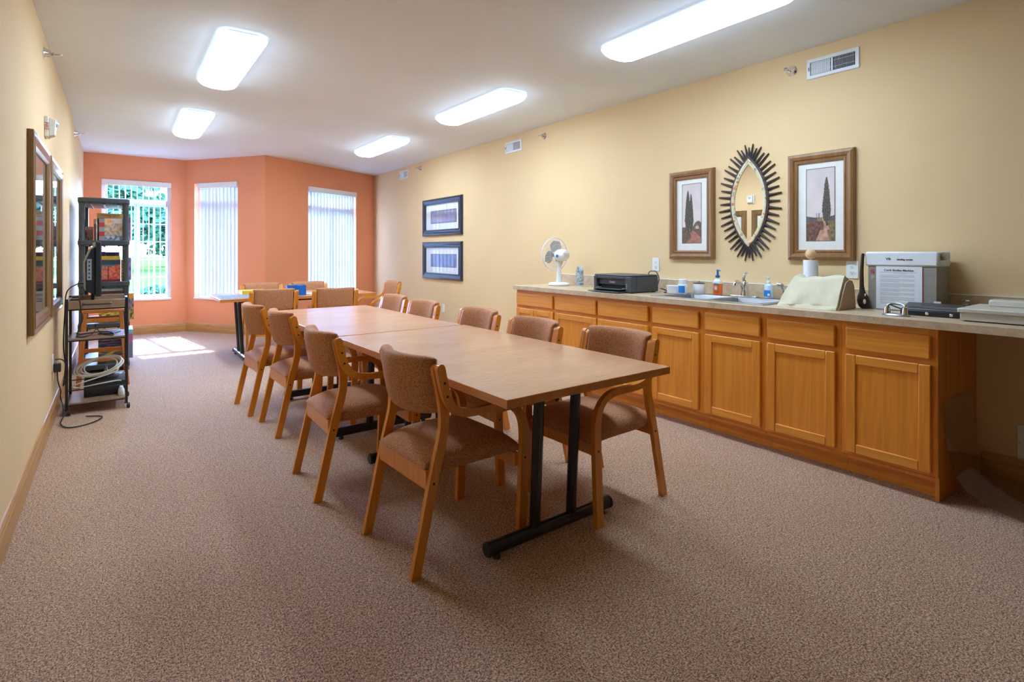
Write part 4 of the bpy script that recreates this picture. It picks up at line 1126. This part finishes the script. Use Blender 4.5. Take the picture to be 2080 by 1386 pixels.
for i, (h, side, base, lb, acc) in enumerate(stack):
    game_box(-0.160, 0.066 - 0.006 * (i % 2), 7.155 + 0.006 * (i % 3), 7.60, z, z + h, side, lb, art_box(base, base, acc, 40 + i, 2.0), (24, 10))
    z += h + 0.0008
game_box(0.072, 0.142, 7.32, 7.70, 0.0852, 0.400, (0.55, 0.70, 0.74), 'tall pale teal and pink box at the right edge of the bottom shelf', lambda u, v: g(120, 200, 205) if v > 0.85 else (g(190, 110, 140) if 0.55 < v < 0.85 else g(120, 130, 140)), (8, 18))

# ================================================================ THINGS ON THE COUNTER
# desk fan, turned away towards the bay
t = thing('desk_fan', 'white desk fan with grey blades at the left end of the counter', 'fan', (3.645, 4.185, CZ))
m = MB(); rs = []
for k, z in ((0.92, 0.0005), (1.0, 0.006), (1.0, 0.020), (0.88, 0.030), (0.45, 0.036)):
    rs.append([(0.100 * k * math.cos(2 * PI * q / 28), 0.115 * k * math.sin(2 * PI * q / 28), z) for q in range(28)])
m.rings(rs).build('base', 'white_plastic', t, smooth=True)
MB().lathe([(0.030, 0.034), (0.026, 0.06), (0.021, 0.14), (0.020, 0.195)], n=16).build('pole', 'white_plastic', t, smooth=True)
MB().lathe([(0.026, 0.192), (0.032, 0.205), (0.034, 0.235), (0.028, 0.25)], n=16).build('neck', 'ivory_plastic', t, smooth=True)
FZ = 0.318
MB().lathe([(0.03, -0.105), (0.046, -0.098), (0.056, -0.075), (0.062, -0.035), (0.062, 0.0), (0.055, 0.022), (0.03, 0.032)], (0, -0.01, FZ - 0.010), 24, 'y').build('motor_housing', 'white_plastic', t, smooth=True)
m = MB()
for k in range(9):
    x = -0.036 + 0.009 * k; m.box(x - 0.0018, x + 0.0018, -0.118, -0.1075, FZ - 0.035, FZ + 0.015)
o = m.build('vent_rib', 'ivory_plastic', t); o['kind'] = 'stuff'
B(-0.066, -0.061, -0.060, -0.030, FZ - 0.030, FZ - 0.002).build('badge', 'label_blue', t)
FY = 0.065
MB().lathe([(0.026, -0.022), (0.030, 0.0), (0.024, 0.024), (0.008, 0.032)], (0, FY, FZ), 18, 'y').build('hub', 'fan_blade', t, smooth=True)
for k in range(3):
    a0 = R(200 + 120 * k); m = MB(); rs = []
    for i in range(9):
        f = i / 8; r = 0.024 + 0.118 * f; hwid = (0.020 + 0.050 * math.sin(min(1, f * 1.15) * PI * 0.62)) * (1 - 0.55 * max(0, f - 0.75) / 0.25)
        ring = []
        for e, yy in ((-1, -0.014), (1, 0.014)):
            an = e * hwid / max(r, 0.05)
            ring.append((r * math.cos(a0 + an), FY + yy, FZ + r * math.sin(a0 + an)))
        p, q = ring
        rs.append([p, q, (q[0], q[1] + 0.002, q[2]), (p[0], p[1] + 0.002, p[2])])
    m.rings(rs).build('blade', 'fan_blade', t, smooth=True)
RC = 0.170
MB().tube([(RC * math.cos(2 * PI * q / 40), FY, FZ + RC * math.sin(2 * PI * q / 40)) for q in range(40)], 0.0055, 8, True).build('cage_rim', 'white_plastic', t, smooth=True)
for sgn, nm in ((1, 'front_grille'), (-1, 'rear_grille')):
    m = MB()
    for q in range(36):
        a = 2 * PI * q / 36; ca, sa = math.cos(a), math.sin(a)
        m.tube([(RC * ca, FY, FZ + RC * sa), (RC * 0.93 * ca, FY + sgn * 0.030, FZ + RC * 0.93 * sa), (RC * 0.70 * ca, FY + sgn * 0.046, FZ + RC * 0.70 * sa), (RC * 0.22 * ca, FY + sgn * 0.050, FZ + RC * 0.22 * sa)], 0.0009, 4)
    for rr_ in (0.22, 0.60):
        m.tube([(RC * rr_ * math.cos(2 * PI * q / 30), FY + sgn * (0.050 if rr_ < 0.4 else 0.0475), FZ + RC * rr_ * math.sin(2 * PI * q / 30)) for q in range(30)], 0.0014, 4, True)
    o = m.build(nm, 'white_plastic', t); o['kind'] = 'stuff'
MB().lathe([(0.036, 0.050), (0.038, 0.054), (0.030, 0.058)], (0, FY, FZ), 20, 'y').build('front_cap', 'white_plastic', t, smooth=True)
# patterned canister
t = thing('patterned_canister', 'tall blue and white patterned canister beside the fan', 'canister', (3.805, 4.050, CZ))
def art_can(u, v):
    k = nz_(u * 14, v * 12, 2)
    return g(50, 90, 150) if k > 0.22 else (g(226, 190, 110) if k < -0.30 else mixc(g(206, 216, 220), g(150, 176, 196), 0.5 + nz_(u * 25, v * 22, 7)))
m = MB(); nseg, nh = 28, 16; cols = []
for j in range(nh + 1):
    for q in range(nseg):
        a = 2 * PI * q / nseg; zz = 0.0006 + 0.150 * j / nh + (0.022 * abs(nz_(q * 1.9, 5.0, 1)) if j == nh else 0)
        m.v.append((0.040 * math.cos(a), 0.040 * math.sin(a), zz)); cols.append(art_can(q / nseg * 2, j / nh))
for j in range(nh):
    for q in range(nseg):
        w_ = (q + 1) % nseg; m.f.append((j * nseg + q, j * nseg + w_, (j + 1) * nseg + w_, (j + 1) * nseg + q))
m.f.append(tuple(range(nseg - 1, -1, -1)))
me = m.mesh('body', 'print', True); at = me.color_attributes.new('Col', 'FLOAT_COLOR', 'POINT')
at.data.foreach_set('color', [q for c_ in cols for q in (c_[0], c_[1], c_[2], 1.0)])
link('body', me, t)
for k in range(5):
    a = 1.3 * k
    MB().obox((0.020 * math.cos(a), 0.020 * math.sin(a), 0.135), (0.004, 0.020, 0.10 + 0.008 * k), (Vector((1, 0.4, 0)).normalized(), R(-8 + 4 * k))).build('paper_stick', ['paper', 'label_blue', 'ink_grey', 'gel_blue', 'paper'][k], t)
o = MB().prism([(0, 0), (0.06, -0.02), (0.10, 0.01), (0.13, 0.005), (0.12, 0.055), (0.05, 0.05), (0.01, 0.06)], 0.0006, 0.006).build('cork_scrap', 'scrap_tan', loc=(3.70, 3.93, CZ), rz=R(-75))
tag(o, 'flat tan scrap lying between the canister and the printer', 'scrap')
# printer
t = thing('printer', 'black inkjet printer with its paper tray open', 'printer', (3.425, 3.245, CZ), -PI / 2)
B(-0.218, 0.218, 0.06, 0.345, 0.006, 0.136).build('body', 'charcoal_plastic', t, bevel=0.008)
B(-0.218, -0.185, 0.0, 0.0595, 0.006, 0.136).build('front_cheek', 'charcoal_plastic', t, bevel=0.006)
B(0.150, 0.218, 0.0, 0.0595, 0.006, 0.136).build('front_cheek', 'charcoal_plastic', t, bevel=0.006)
B(-0.1845, 0.1495, 0.004, 0.0595, 0.112, 0.136).build('front_bridge', 'charcoal_plastic', t, bevel=0.004)
B(-0.215, 0.215, 0.004, 0.340, 0.1365, 0.150).build('scanner_lid', 'charcoal_plastic', t, bevel=0.006)
B(-0.182, 0.148, 0.028, 0.0595, 0.062, 0.1115).build('output_door', 'charcoal_plastic', t, bevel=0.003)
B(-0.182, 0.148, 0.050, 0.0595, 0.010, 0.0615).build('paper_slot', 'dark_void', t)
B(-0.170, 0.140, -0.055, 0.048, 0.026, 0.031).build('upper_tray', 'charcoal_plastic', t, bevel=0.002)
B(-0.190, 0.160, -0.100, 0.048, 0.006, 0.013).build('lower_tray', 'charcoal_plastic', t, bevel=0.003)
for x in (-0.165, 0.135):
    B(x - 0.004, x + 0.004, -0.02, 0.045, 0.0315, 0.040).build('paper_guide', 'grey_plastic', t)
for x in (-0.19, 0.19):
    for y in (0.03, 0.31):
        B(x - 0.012, x + 0.012, y - 0.012, y + 0.012, 0.0004, 0.0055).build('foot', 'black_plastic', t)
for k in range(3):
    MB().lathe([(0.006, -0.0005), (0.006, -0.003)], (0.168, 0, 0.040 + 0.016 * k), 10, 'y').build('button', 'grey_plastic', t)
text('logo', 'Canon', 0.024, 'ink_white', t, (-0.02, 0.0272, 0.086), bold=0.0006)
c = MB().tube(spline([(3.79, 3.02, CZ + 0.030), (3.82, 2.98, CZ + 0.012), (3.78, 2.94, CZ + 0.007), (3.72, 2.915, CZ + 0.007), (3.69, 2.90, CZ + 0.007)]), 0.005, 8).build('printer_cable', 'cable_black', smooth=True)
tag(c, 'black cable end on the counter between the printer and the white tub', 'cable')
c = MB().tube(spline([(3.815, 3.10, CZ + 0.0062), (3.83, 3.07, CZ + 0.10), (3.835, 3.10, CZ + 0.165), (3.83, 3.14, CZ + 0.175), (3.83, 3.18, CZ + 0.16), (3.83, 3.20, CZ + 0.08), (3.83, 3.21, CZ + 0.0065)]), 0.004, 8).build('printer_cable', 'cable_black', smooth=True)
tag(c, 'black cable arching up behind the printer', 'cable')
# tub, wipes, can, soap, sanitizer
o = MB().lathe([(0.044, 0.0005), (0.050, 0.006), (0.055, 0.060), (0.057, 0.066), (0.052, 0.068), (0.050, 0.060), (0.0, 0.058)], (3.72, 2.835, CZ), 26).build('white_tub', 'white_plastic', smooth=True)
tag(o, 'low white plastic tub left of the blue-labelled bottle', 'tub')
t = thing('wipes_bottle', 'white bottle with a blue label beside the white tub', 'bottle', (3.725, 2.745, CZ))
MB().lathe([(0.036, 0.0005), (0.038, 0.004), (0.038, 0.080), (0.034, 0.086)], n=24).build('body', 'white_plastic', t, smooth=True)
m = MB(); rs = []
for z in (0.012, 0.070):
    rs.append([(0.0385 * math.cos(R(150 + 6 * q)), 0.0385 * math.sin(R(150 + 6 * q)), z) for q in range(16)])
m.rings([r_ + [(p[0] * 0.99, p[1] * 0.99, p[2]) for p in reversed(r_)] for r_ in rs]).build('blue_label', 'label_blue', t, smooth=True)
MB().lathe([(0.030, 0.0865), (0.034, 0.088), (0.034, 0.120), (0.028, 0.124)], n=24).build('cap', 'white_plastic', t, smooth=True)
t = thing('white_canister', 'white canister with a thin metal lid left of the orange soap', 'canister', (3.83, 2.655 + 0.012, CZ))
MB().lathe([(0.042, 0.0005), (0.045, 0.004), (0.046, 0.084), (0.044, 0.0865)], n=26).build('body', 'white_plastic', t, smooth=True)
MB().lathe([(0.047, 0.087), (0.047, 0.094), (0.040, 0.097), (0.010, 0.099), (0.009, 0.106), (0.004, 0.108)], n=26).build('lid', 'steel', t, smooth=True)
t = thing('soap_bottle', 'clear pump bottle of orange soap behind the left sink bowl', 'bottle', (3.835, 2.500, CZ + 0.0065))
def obottle(prof, sx_, sy_, n=22):
    return MB().lathe(prof, n=n, sx=sx_, sy=sy_)
obottle([(0.036, 0.0), (0.040, 0.004), (0.039, 0.05), (0.041, 0.088)], 0.62, 1.0).build('orange_soap', 'soap_orange', t, smooth=True)
obottle([(0.0412, 0.0885), (0.040, 0.104), (0.028, 0.122), (0.014, 0.130), (0.013, 0.138)], 0.62, 1.0).build('clear_shoulder', 'soap_clear', t, smooth=True)
B(-0.0265, -0.0252, -0.010, 0.010, 0.040, 0.066).build('label', 'gel_blue', t, bevel=0.002)
B(-0.0272, -0.0258, -0.018, 0.018, 0.082, 0.092).build('label_band', 'label_blue', t)
MB().lathe([(0.017, 0.1385), (0.018, 0.150), (0.009, 0.158), (0.007, 0.186), (0.010, 0.188), (0.010, 0.196), (0.006, 0.199)], n=16).build('pump', 'pump_blue', t, smooth=True)
MB().tube([(0, 0, 0.192), (-0.012, -0.022, 0.194), (-0.014, -0.030, 0.189)], 0.004, 8).build('nozzle', 'pump_blue', t, smooth=True)
t = thing('sanitizer_bottle', 'clear pump bottle of blue hand sanitizer right of the faucet', 'bottle', (3.872, 2.105, CZ + 0.0065))
obottle([(0.030, 0.0), (0.034, 0.004), (0.034, 0.088), (0.026, 0.100), (0.012, 0.106)], 0.68, 1.0).build('body', 'gel_blue', t, smooth=True)
B(-0.0245, -0.0235, -0.024, 0.024, 0.012, 0.058).build('label', 'label_blue', t, bevel=0.002)
B(-0.0252, -0.0246, -0.020, -0.004, 0.018, 0.034).build('label_patch', 'ink_white', t)
MB().lathe([(0.013, 0.1065), (0.013, 0.124), (0.006, 0.126), (0.006, 0.146), (0.010, 0.148), (0.009, 0.156)], n=14).build('pump', 'white_plastic', t, smooth=True)
MB().tube([(0, 0, 0.151), (-0.010, 0.018, 0.152), (-0.012, 0.026, 0.147)], 0.004, 8).build('nozzle', 'white_plastic', t, smooth=True)
# paper towel holder
t = thing('paper_towel_holder', 'nearly used-up paper towel roll on a holder with a wooden ball top', 'paper towels', (3.835, 1.790, CZ))
MB().lathe([(0.070, 0.0005), (0.070, 0.010), (0.060, 0.015)], n=24).build('base', 'ball_wood', t, smooth=True)
MB().lathe([(0.046, 0.0155), (0.046, 0.290), (0.020, 0.2905)], n=26).build('paper_roll', 'paper', t, smooth=True)
MB().lathe([(0.008, 0.291), (0.008, 0.300)], n=10).build('rod', 'ball_wood', t, smooth=True)
MB().ball((0, 0, 0.331), 0.035, 20, 12).build('ball', 'ball_wood', t, smooth=True)
# canvas machine cover
t = thing('canvas_cover', 'khaki canvas cover draped over a machine on the counter', 'cover', (3.545, 1.625, CZ))
prof = [(-0.135, 0.001), (-0.128, 0.018), (-0.118, 0.026), (-0.088, 0.075), (-0.045, 0.140), (-0.012, 0.184), (0.020, 0.190), (0.060, 0.186), (0.090, 0.150), (0.108, 0.07), (0.114, 0.001)]
prof = spline(prof, 3); m = MB(); rs = []; NYC = 26
for i in range(NYC + 1):
    f = i / NYC; y = -0.178 + 0.356 * f; ring = []
    e = min(f, 1 - f)
    for k, p in enumerate(prof):
        h = p.y / 0.19
        sag = 0.010 * math.sin(f * PI * 2.2 + 0.5) * h + 0.020 * nz_(f * 4.2 + k * 0.06, k * 0.16, 2) + 0.006 * nz_(f * 11 - k * 0.1, k * 0.35, 8)
        yy = y
        if f > 0.5: yy -= 0.055 * max(0, h) ** 1.3 * ((f - 0.5) * 2) ** 2      # left end leans in
        else: yy += 0.012 * h * ((0.5 - f) * 2) ** 2
        ring.append((p.x + sag * 0.8, yy, max(0.001, p.y + sag * h)))
    rs.append(ring)
me = m.rings(rs).build('cloth', 'canvas', t, smooth=True)
m = MB().prism([(-0.122, 0.002), (-0.095, 0.030), (-0.060, 0.10), (-0.022, 0.162), (0.020, 0.176), (0.060, 0.172), (0.088, 0.14), (0.104, 0.06), (0.110, 0.002)], -0.186, -0.180, 'xz')
m.build('end_panel', 'canvas_brown', t)
# dark long-handled tool, adapter beside it
t = thing('long_handled_tool', 'dark brown long-handled tool standing upright beside the canvas cover', 'tool', (3.690, 1.405, CZ))
pr = [(0.018, 0.001), (0.030, 0.014), (0.036, 0.045), (0.030, 0.075), (0.018, 0.100), (0.0125, 0.140), (0.0115, 0.22), (0.010, 0.29), (0.0095, 0.330), (0.006, 0.338)]
m = MB(); rs = []
for r_, z_ in pr:
    f = z_ / 0.338; cx_, cy_ = 0.012 * math.sin(f * 2.4), 0.014 * math.sin(f * PI) + 0.012 * f
    rs.append([(cx_ + r_ * 0.62 * math.cos(2 * PI * q / 16), cy_ + r_ * math.sin(2 * PI * q / 16), z_) for q in range(16)])
m.rings(rs).build('handle', 'leather_brown', t, smooth=True)
for z_, r_ in ((0.045, 0.010), (0.085, 0.006)):
    MB().ball((-0.019 if z_ < 0.06 else -0.008, -0.008, z_), r_, 10, 6, (0.5, 0.8, 1.5)).build('inlay', 'ivory_plastic', t, smooth=True)
o = B(-0.022, 0.022, -0.020, 0.020, 0.0005, 0.046).build('black_adapter', 'black_plastic', loc=(3.80, 1.435, CZ), rz=R(15), bevel=0.004)
tag(o, 'small black adapter block on the counter left of the taupe box', 'adapter')
# comb binding machine box with an instruction sheet
t = thing('machine_box', 'taupe carton with a white flap and a printed sheet taped on its front', 'box', (3.715, 1.222, CZ), -PI / 2)
B(-0.172, 0.172, 0.0, 0.200, 0.0005, 0.262).build('carton', 'box_taupe', t, bevel=0.002)
B(-0.186, 0.180, -0.008, 0.208, 0.2625, 0.348).build('white_flap', 'paper', t, bevel=0.010)
m = MB().prism([(0.1805, 0.300), (0.206, 0.300), (0.220, 0.322), (0.196, 0.345), (0.1805, 0.342)], 0.03, 0.034, 'xz'); m.build('torn_corner', 'cardboard', t)
m = MB().prism([(-0.1865, 0.315), (-0.205, 0.322), (-0.212, 0.332), (-0.198, 0.338), (-0.1865, 0.334)], 0.03, 0.034, 'xz'); m.build('torn_corner', 'cardboard', t)
B(-0.128, 0.104, -0.0022, -0.0006, 0.006, 0.262).build('instruction_sheet', 'paper', t)
B(0.1045, 0.108, -0.0018, -0.0004, 0.010, 0.250).build('sheet_edge', 'ink_red', t)
text('title', 'Comb Binding Machine', 0.0160, 'ink_black', t, (-0.012, -0.0026, 0.238), bold=0.0003)
zl = 0.226
lines = [(0.19, 'ink_grey'), (0.05, 'ink_grey'), None] + [x for n_ in (3, 3, 4, 3, 3, 4, 2) for x in ([(0.176, 'ink_grey')] * (n_ - 1) + [(0.10, 'ink_grey'), None])]
m = MB()
for q in lines:
    if q is None: zl -= 0.0042; continue
    m.box(-0.108 if q[0] > 0.06 else -0.04, -0.108 + q[0] if q[0] > 0.06 else 0.03, -0.0026, -0.0022, zl - 0.0012, zl + 0.0012); zl -= 0.0068
o = m.build('body_text', 'ink_grey', t); o['kind'] = 'stuff'
text('flap_mark', 'V/b', 0.019, 'ink_black', t, (-0.062, -0.0088, 0.305), bold=0.0004)
text('flap_lettering', 'binding combs', 0.0135, 'ink_black', t, (0.022, -0.0088, 0.302), bold=0.0003)
text('logo_letter', 'G', 0.032, 'ink_red', t, (-0.147, -0.0006, 0.226), bold=0.0012)
text('logo_letter', 'P', 0.036, 'tan_edge', t, (-0.147, -0.0006, 0.190), bold=0.0006)
# hole punch
t = thing('hole_punch', 'silver two-post hole punch at the front edge of the counter', 'hole punch', (3.425, 1.150, CZ), -PI / 2)
MB().lathe([(0.066, 0.0005), (0.068, 0.005), (0.060, 0.011), (0.03, 0.012)], n=28, sx=1.0, sy=0.55).build('base', 'steel', t, smooth=True)
for x in (-0.042, 0.042):
    MB().lathe([(0.016, 0.0115), (0.015, 0.03), (0.012, 0.048), (0.006, 0.052)], (x, 0, 0), 14).build('punch_post', 'chrome', t, smooth=True)
MB().tube(spline([(-0.042, 0.0, 0.050), (-0.030, 0.010, 0.062), (0.0, 0.018, 0.064), (0.030, 0.010, 0.060), (0.042, 0.0, 0.050)]), 0.007, 10).build('lever', 'steel', t, smooth=True)
MB().tube(spline([(-0.030, 0.006, 0.058), (0.0, 0.0, 0.048), (0.030, 0.006, 0.036)]), 0.004, 8).build('spring_arm', 'black_metal', t, smooth=True)
# black punch case
t = thing('black_case', 'long low black machine with small silver clips beside the beige machine', 'machine', (3.520, 1.030, CZ), -PI / 2 + R(4))
B(-0.130, 0.128, 0.0, 0.16, 0.0005, 0.030).build('lower_body', 'black_plastic', t, bevel=0.004)
m = MB().prism([(0.006, 0.0305), (0.012, 0.040), (0.145, 0.062), (0.156, 0.058), (0.158, 0.0305)], -0.126, 0.124, 'yz'); m.build('upper_body', 'charcoal_plastic', t, bevel=0.003)
B(-0.095, 0.112, 0.030, 0.036, 0.0432, 0.0475).build('slot_bar', 'steel', t)
B(-0.100, 0.116, 0.050, 0.054, 0.0466, 0.0500).build('slot_bar', 'grey_plastic', t)
for x in (-0.008, 0.095):
    B(x - 0.007, x + 0.007, -0.004, -0.0005, 0.008, 0.022).build('clip', 'chrome', t, bevel=0.001)
B(-0.010, 0.022, 0.1455, 0.150, 0.0625, 0.072).build('name_tag', 'ink_white', t)
t = thing('thumb_press', 'little chrome press knob behind the black machine', 'knob', (3.762, 0.935, CZ))
MB().lathe([(0.020, 0.0005), (0.018, 0.04), (0.014, 0.048)], n=14).build('base', 'black_plastic', t, smooth=True)
MB().lathe([(0.012, 0.0485), (0.012, 0.066), (0.006, 0.070), (0.006, 0.078)], n=14).build('stem', 'steel', t, smooth=True)
MB().lathe([(0.020, 0.0785), (0.021, 0.083), (0.010, 0.087)], n=18).build('knob', 'chrome', t, smooth=True)
# beige machine
t = thing('beige_machine', 'low beige plastic office machine cut by the right edge of the picture', 'machine', (3.420, 0.660, CZ), -PI / 2)
B(-0.215, 0.215, 0.010, 0.360, 0.005, 0.044).build('lower_body', 'putty_plastic', t, bevel=0.004)
B(-0.224, 0.224, 0.0, 0.372, 0.0445, 0.066).build('top_plate', 'putty_plastic', t, bevel=0.005)
m = MB().prism([(0.235, 0.0665), (0.245, 0.096), (0.262, 0.100), (0.350, 0.098), (0.362, 0.0665)], -0.155, 0.215, 'yz'); m.build('rear_housing', 'putty_plastic', t, bevel=0.004)
for x in (-0.19, 0.19):
    for y in (0.04, 0.33):
        B(x - 0.012, x + 0.012, y - 0.012, y + 0.012, 0.0004, 0.0048).build('foot', 'black_plastic', t)
text('lettering', 'BOSTON', 0.014, 'ink_brown', t, (0.018, 0.2385, 0.088), (PI / 2 - R(18), 0, 0), bold=0.0004)
# clear plastic sheet curled against the end cabinet
m = MB(); rs = []
pf = spline([(0.9265, 0.50), (0.925, 0.40), (0.918, 0.27), (0.885, 0.13), (0.80, 0.045), (0.66, 0.010), (0.50, 0.004), (0.30, 0.004)], 5)
for i, p in enumerate(pf):
    f = i / (len(pf) - 1); x0 = 3.375 + 0.03 * math.sin(f * 3); x1 = 3.87 - 0.02 * f
    rs.append([(x0, p.x, p.y), (x1, p.x, p.y), (x1, p.x - 0.001, p.y + 0.0012), (x0, p.x - 0.001, p.y + 0.0012)])
o = m.rings(rs).build('plastic_sheet', 'clear_sheet', smooth=True)
tag(o, 'clear plastic floor sheet curled up against the end cabinet', 'plastic sheet')

# ================================================================ THINGS ON THE FAR TABLE
t = thing('storage_bin', 'bright blue open plastic bin on the far table', 'bin', (1.735, 6.78, TZ), R(-8))
m = MB()
for a in ((-0.105, 0.105, -0.075, -0.070, 0.0005, 0.110), (-0.105, 0.105, 0.070, 0.075, 0.0005, 0.110), (-0.105, -0.100, -0.070, 0.070, 0.0005, 0.110), (0.100, 0.105, -0.070, 0.070, 0.0005, 0.110), (-0.100, 0.100, -0.070, 0.070, 0.0005, 0.006)): m.box(*a)
m.build('walls', 'bin_blue', t)
frame_loft(0.222, 0.162, [(0, 0.0), (0, 0.008), (0.008, 0.008), (0.008, 0.0)]).build('rim', 'bin_blue', t, loc=(0, 0, 0.1105), rot=(PI / 2, 0, 0))
B(0.02, 0.07, -0.040, -0.034, 0.0065, 0.118).build('divider', 'ink_white', t)
t = thing('yellow_game_box', 'flat yellow box on the far table behind the nearest far chair', 'box', (1.36, 7.335, TZ), R(4))
B(-0.14, 0.14, -0.10, 0.10, 0.0005, 0.026).build('carton', 'box_yellow', t, bevel=0.002)
B(-0.143, 0.143, -0.103, 0.103, 0.0265, 0.046).build('lid', 'box_yellow', t, bevel=0.002)
picture('lid_print', 0.24, 0.16, 20, 12, lambda u, v: mixc(g(240, 226, 150), g(214, 150, 40), 0.5 + nz_(u * 8, v * 8, 2)), t, (-0.12, -0.08, 0.0466), (-PI / 2, 0, 0))
t = thing('jigsaw_puzzle', 'half-done jigsaw puzzle spread on the left end of the far table', 'puzzle', (1.16, 6.98, TZ), 0)
B(-0.24, 0.24, -0.28, 0.22, 0.0005, 0.003).build('board', 'ink_grey', t)
picture('puzzle_print', 0.46, 0.46, 40, 40, lambda u, v: mixc(g(150, 166, 176), g(96, 118, 120), 0.5 + 1.2 * nz_(u * 14, v * 14, 6)), t, (-0.23, -0.26, 0.0034), (-PI / 2, 0, 0))
o = MB().prism([(-0.11, -0.14), (0.10, -0.15), (0.11, 0.14), (-0.10, 0.15)], 0.0005, 0.002).build('paper_sheet', 'paper', loc=(2.02, 6.90, TZ), rz=R(20))
tag(o, 'white paper sheet on the far table right of the blue bin', 'paper')

# ================================================================ OUTDOORS, SEEN THROUGH THE OPEN BLIND
ln = B(-120, 120, 10.4, 190, -0.45, -0.40).build('lawn', 'lawn'); struct(ln); ln['label'] = 'sunny mown lawn outside the bay windows'
def leaf_cloud(seed, n, rx, ry, rz_, cz, size):
    rnd = random.Random(seed); m = MB()
    for k in range(n):
        while True:
            p = Vector((rnd.uniform(-1, 1), rnd.uniform(-1, 1), rnd.uniform(-1, 1)))
            if 0.35 < p.length < 1.0: break
        q = 0.85 + 0.35 * nz_(p.x * 2.2, p.y * 2.2, p.z * 2.2 + seed)
        c = Vector((p.x * rx * q, p.y * ry * q, cz + p.z * rz_ * q))
        a = Vector((rnd.uniform(-1, 1), rnd.uniform(-1, 1), rnd.uniform(-0.6, 0.6))).normalized(); b = a.orthogonal().normalized()
        b = Matrix.Rotation(rnd.uniform(0, 6.3), 3, a) @ b; s_ = size * rnd.uniform(0.6, 1.3)
        m.add([c - a * s_, c + b * s_ * 0.55, c + a * s_, c - b * s_ * 0.55], [(0, 1, 2, 3)])
    return m
meA = leaf_cloud(3, 1700, 3.6, 3.2, 3.9, 5.6, 0.42).mesh('crown', 'leaf')
meB = leaf_cloud(8, 1500, 3.2, 3.0, 3.2, 4.2, 0.40).mesh('crown', 'leaf')
trunk = MB().tube([(0, 0, -0.1), (0.05, 0, 1.5), (-0.04, 0.05, 3.2), (0, 0, 5.0)], [0.30, 0.24, 0.20, 0.08], 10).mesh('trunk', 'bark', True)
tl = [(-8.4, 60, 0, 'leftmost tree beyond the lawn'), (-4.0, 71, 1, 'broad tree beyond the lawn, left of the window view'), (0.6, 60, 0, 'tree beyond the lawn showing in the left half of the open window'),
      (4.6, 70, 1, 'lower tree beyond the lawn showing in the right half of the open window'), (9.6, 60, 0, 'tree beyond the lawn, right of the open window view'), (14.2, 71, 1, 'rightmost tree beyond the lawn')]
for x, y, k, lb in tl:
    t = thing('lawn_tree', lb, 'tree', (x, y, -0.40), x, 'trees beyond the lawn')
    link('crown', meA if k == 0 else meB, t); link('trunk', trunk, t)
meS = leaf_cloud(11, 700, 0.75, 0.6, 0.45, 0.42, 0.09).mesh('foliage', 'leaf')
stem = MB().tube([(0, 0, 0.0), (0.02, 0, 0.3), (0, 0.02, 0.5)], [0.03, 0.025, 0.015], 7).mesh('stem', 'bark', True)
for x, y, lb in ((0.75, 15.6, 'low round shrub outside the open window'), (-0.9, 16.0, 'low round shrub outside, left of the window view'), (2.3, 16.2, 'low round shrub outside, right of the window view')):
    t = thing('garden_shrub', lb, 'shrub', (x, y, -0.40), x, 'shrubs outside the bay')
    link('foliage', meS, t); link('stem', stem, t)
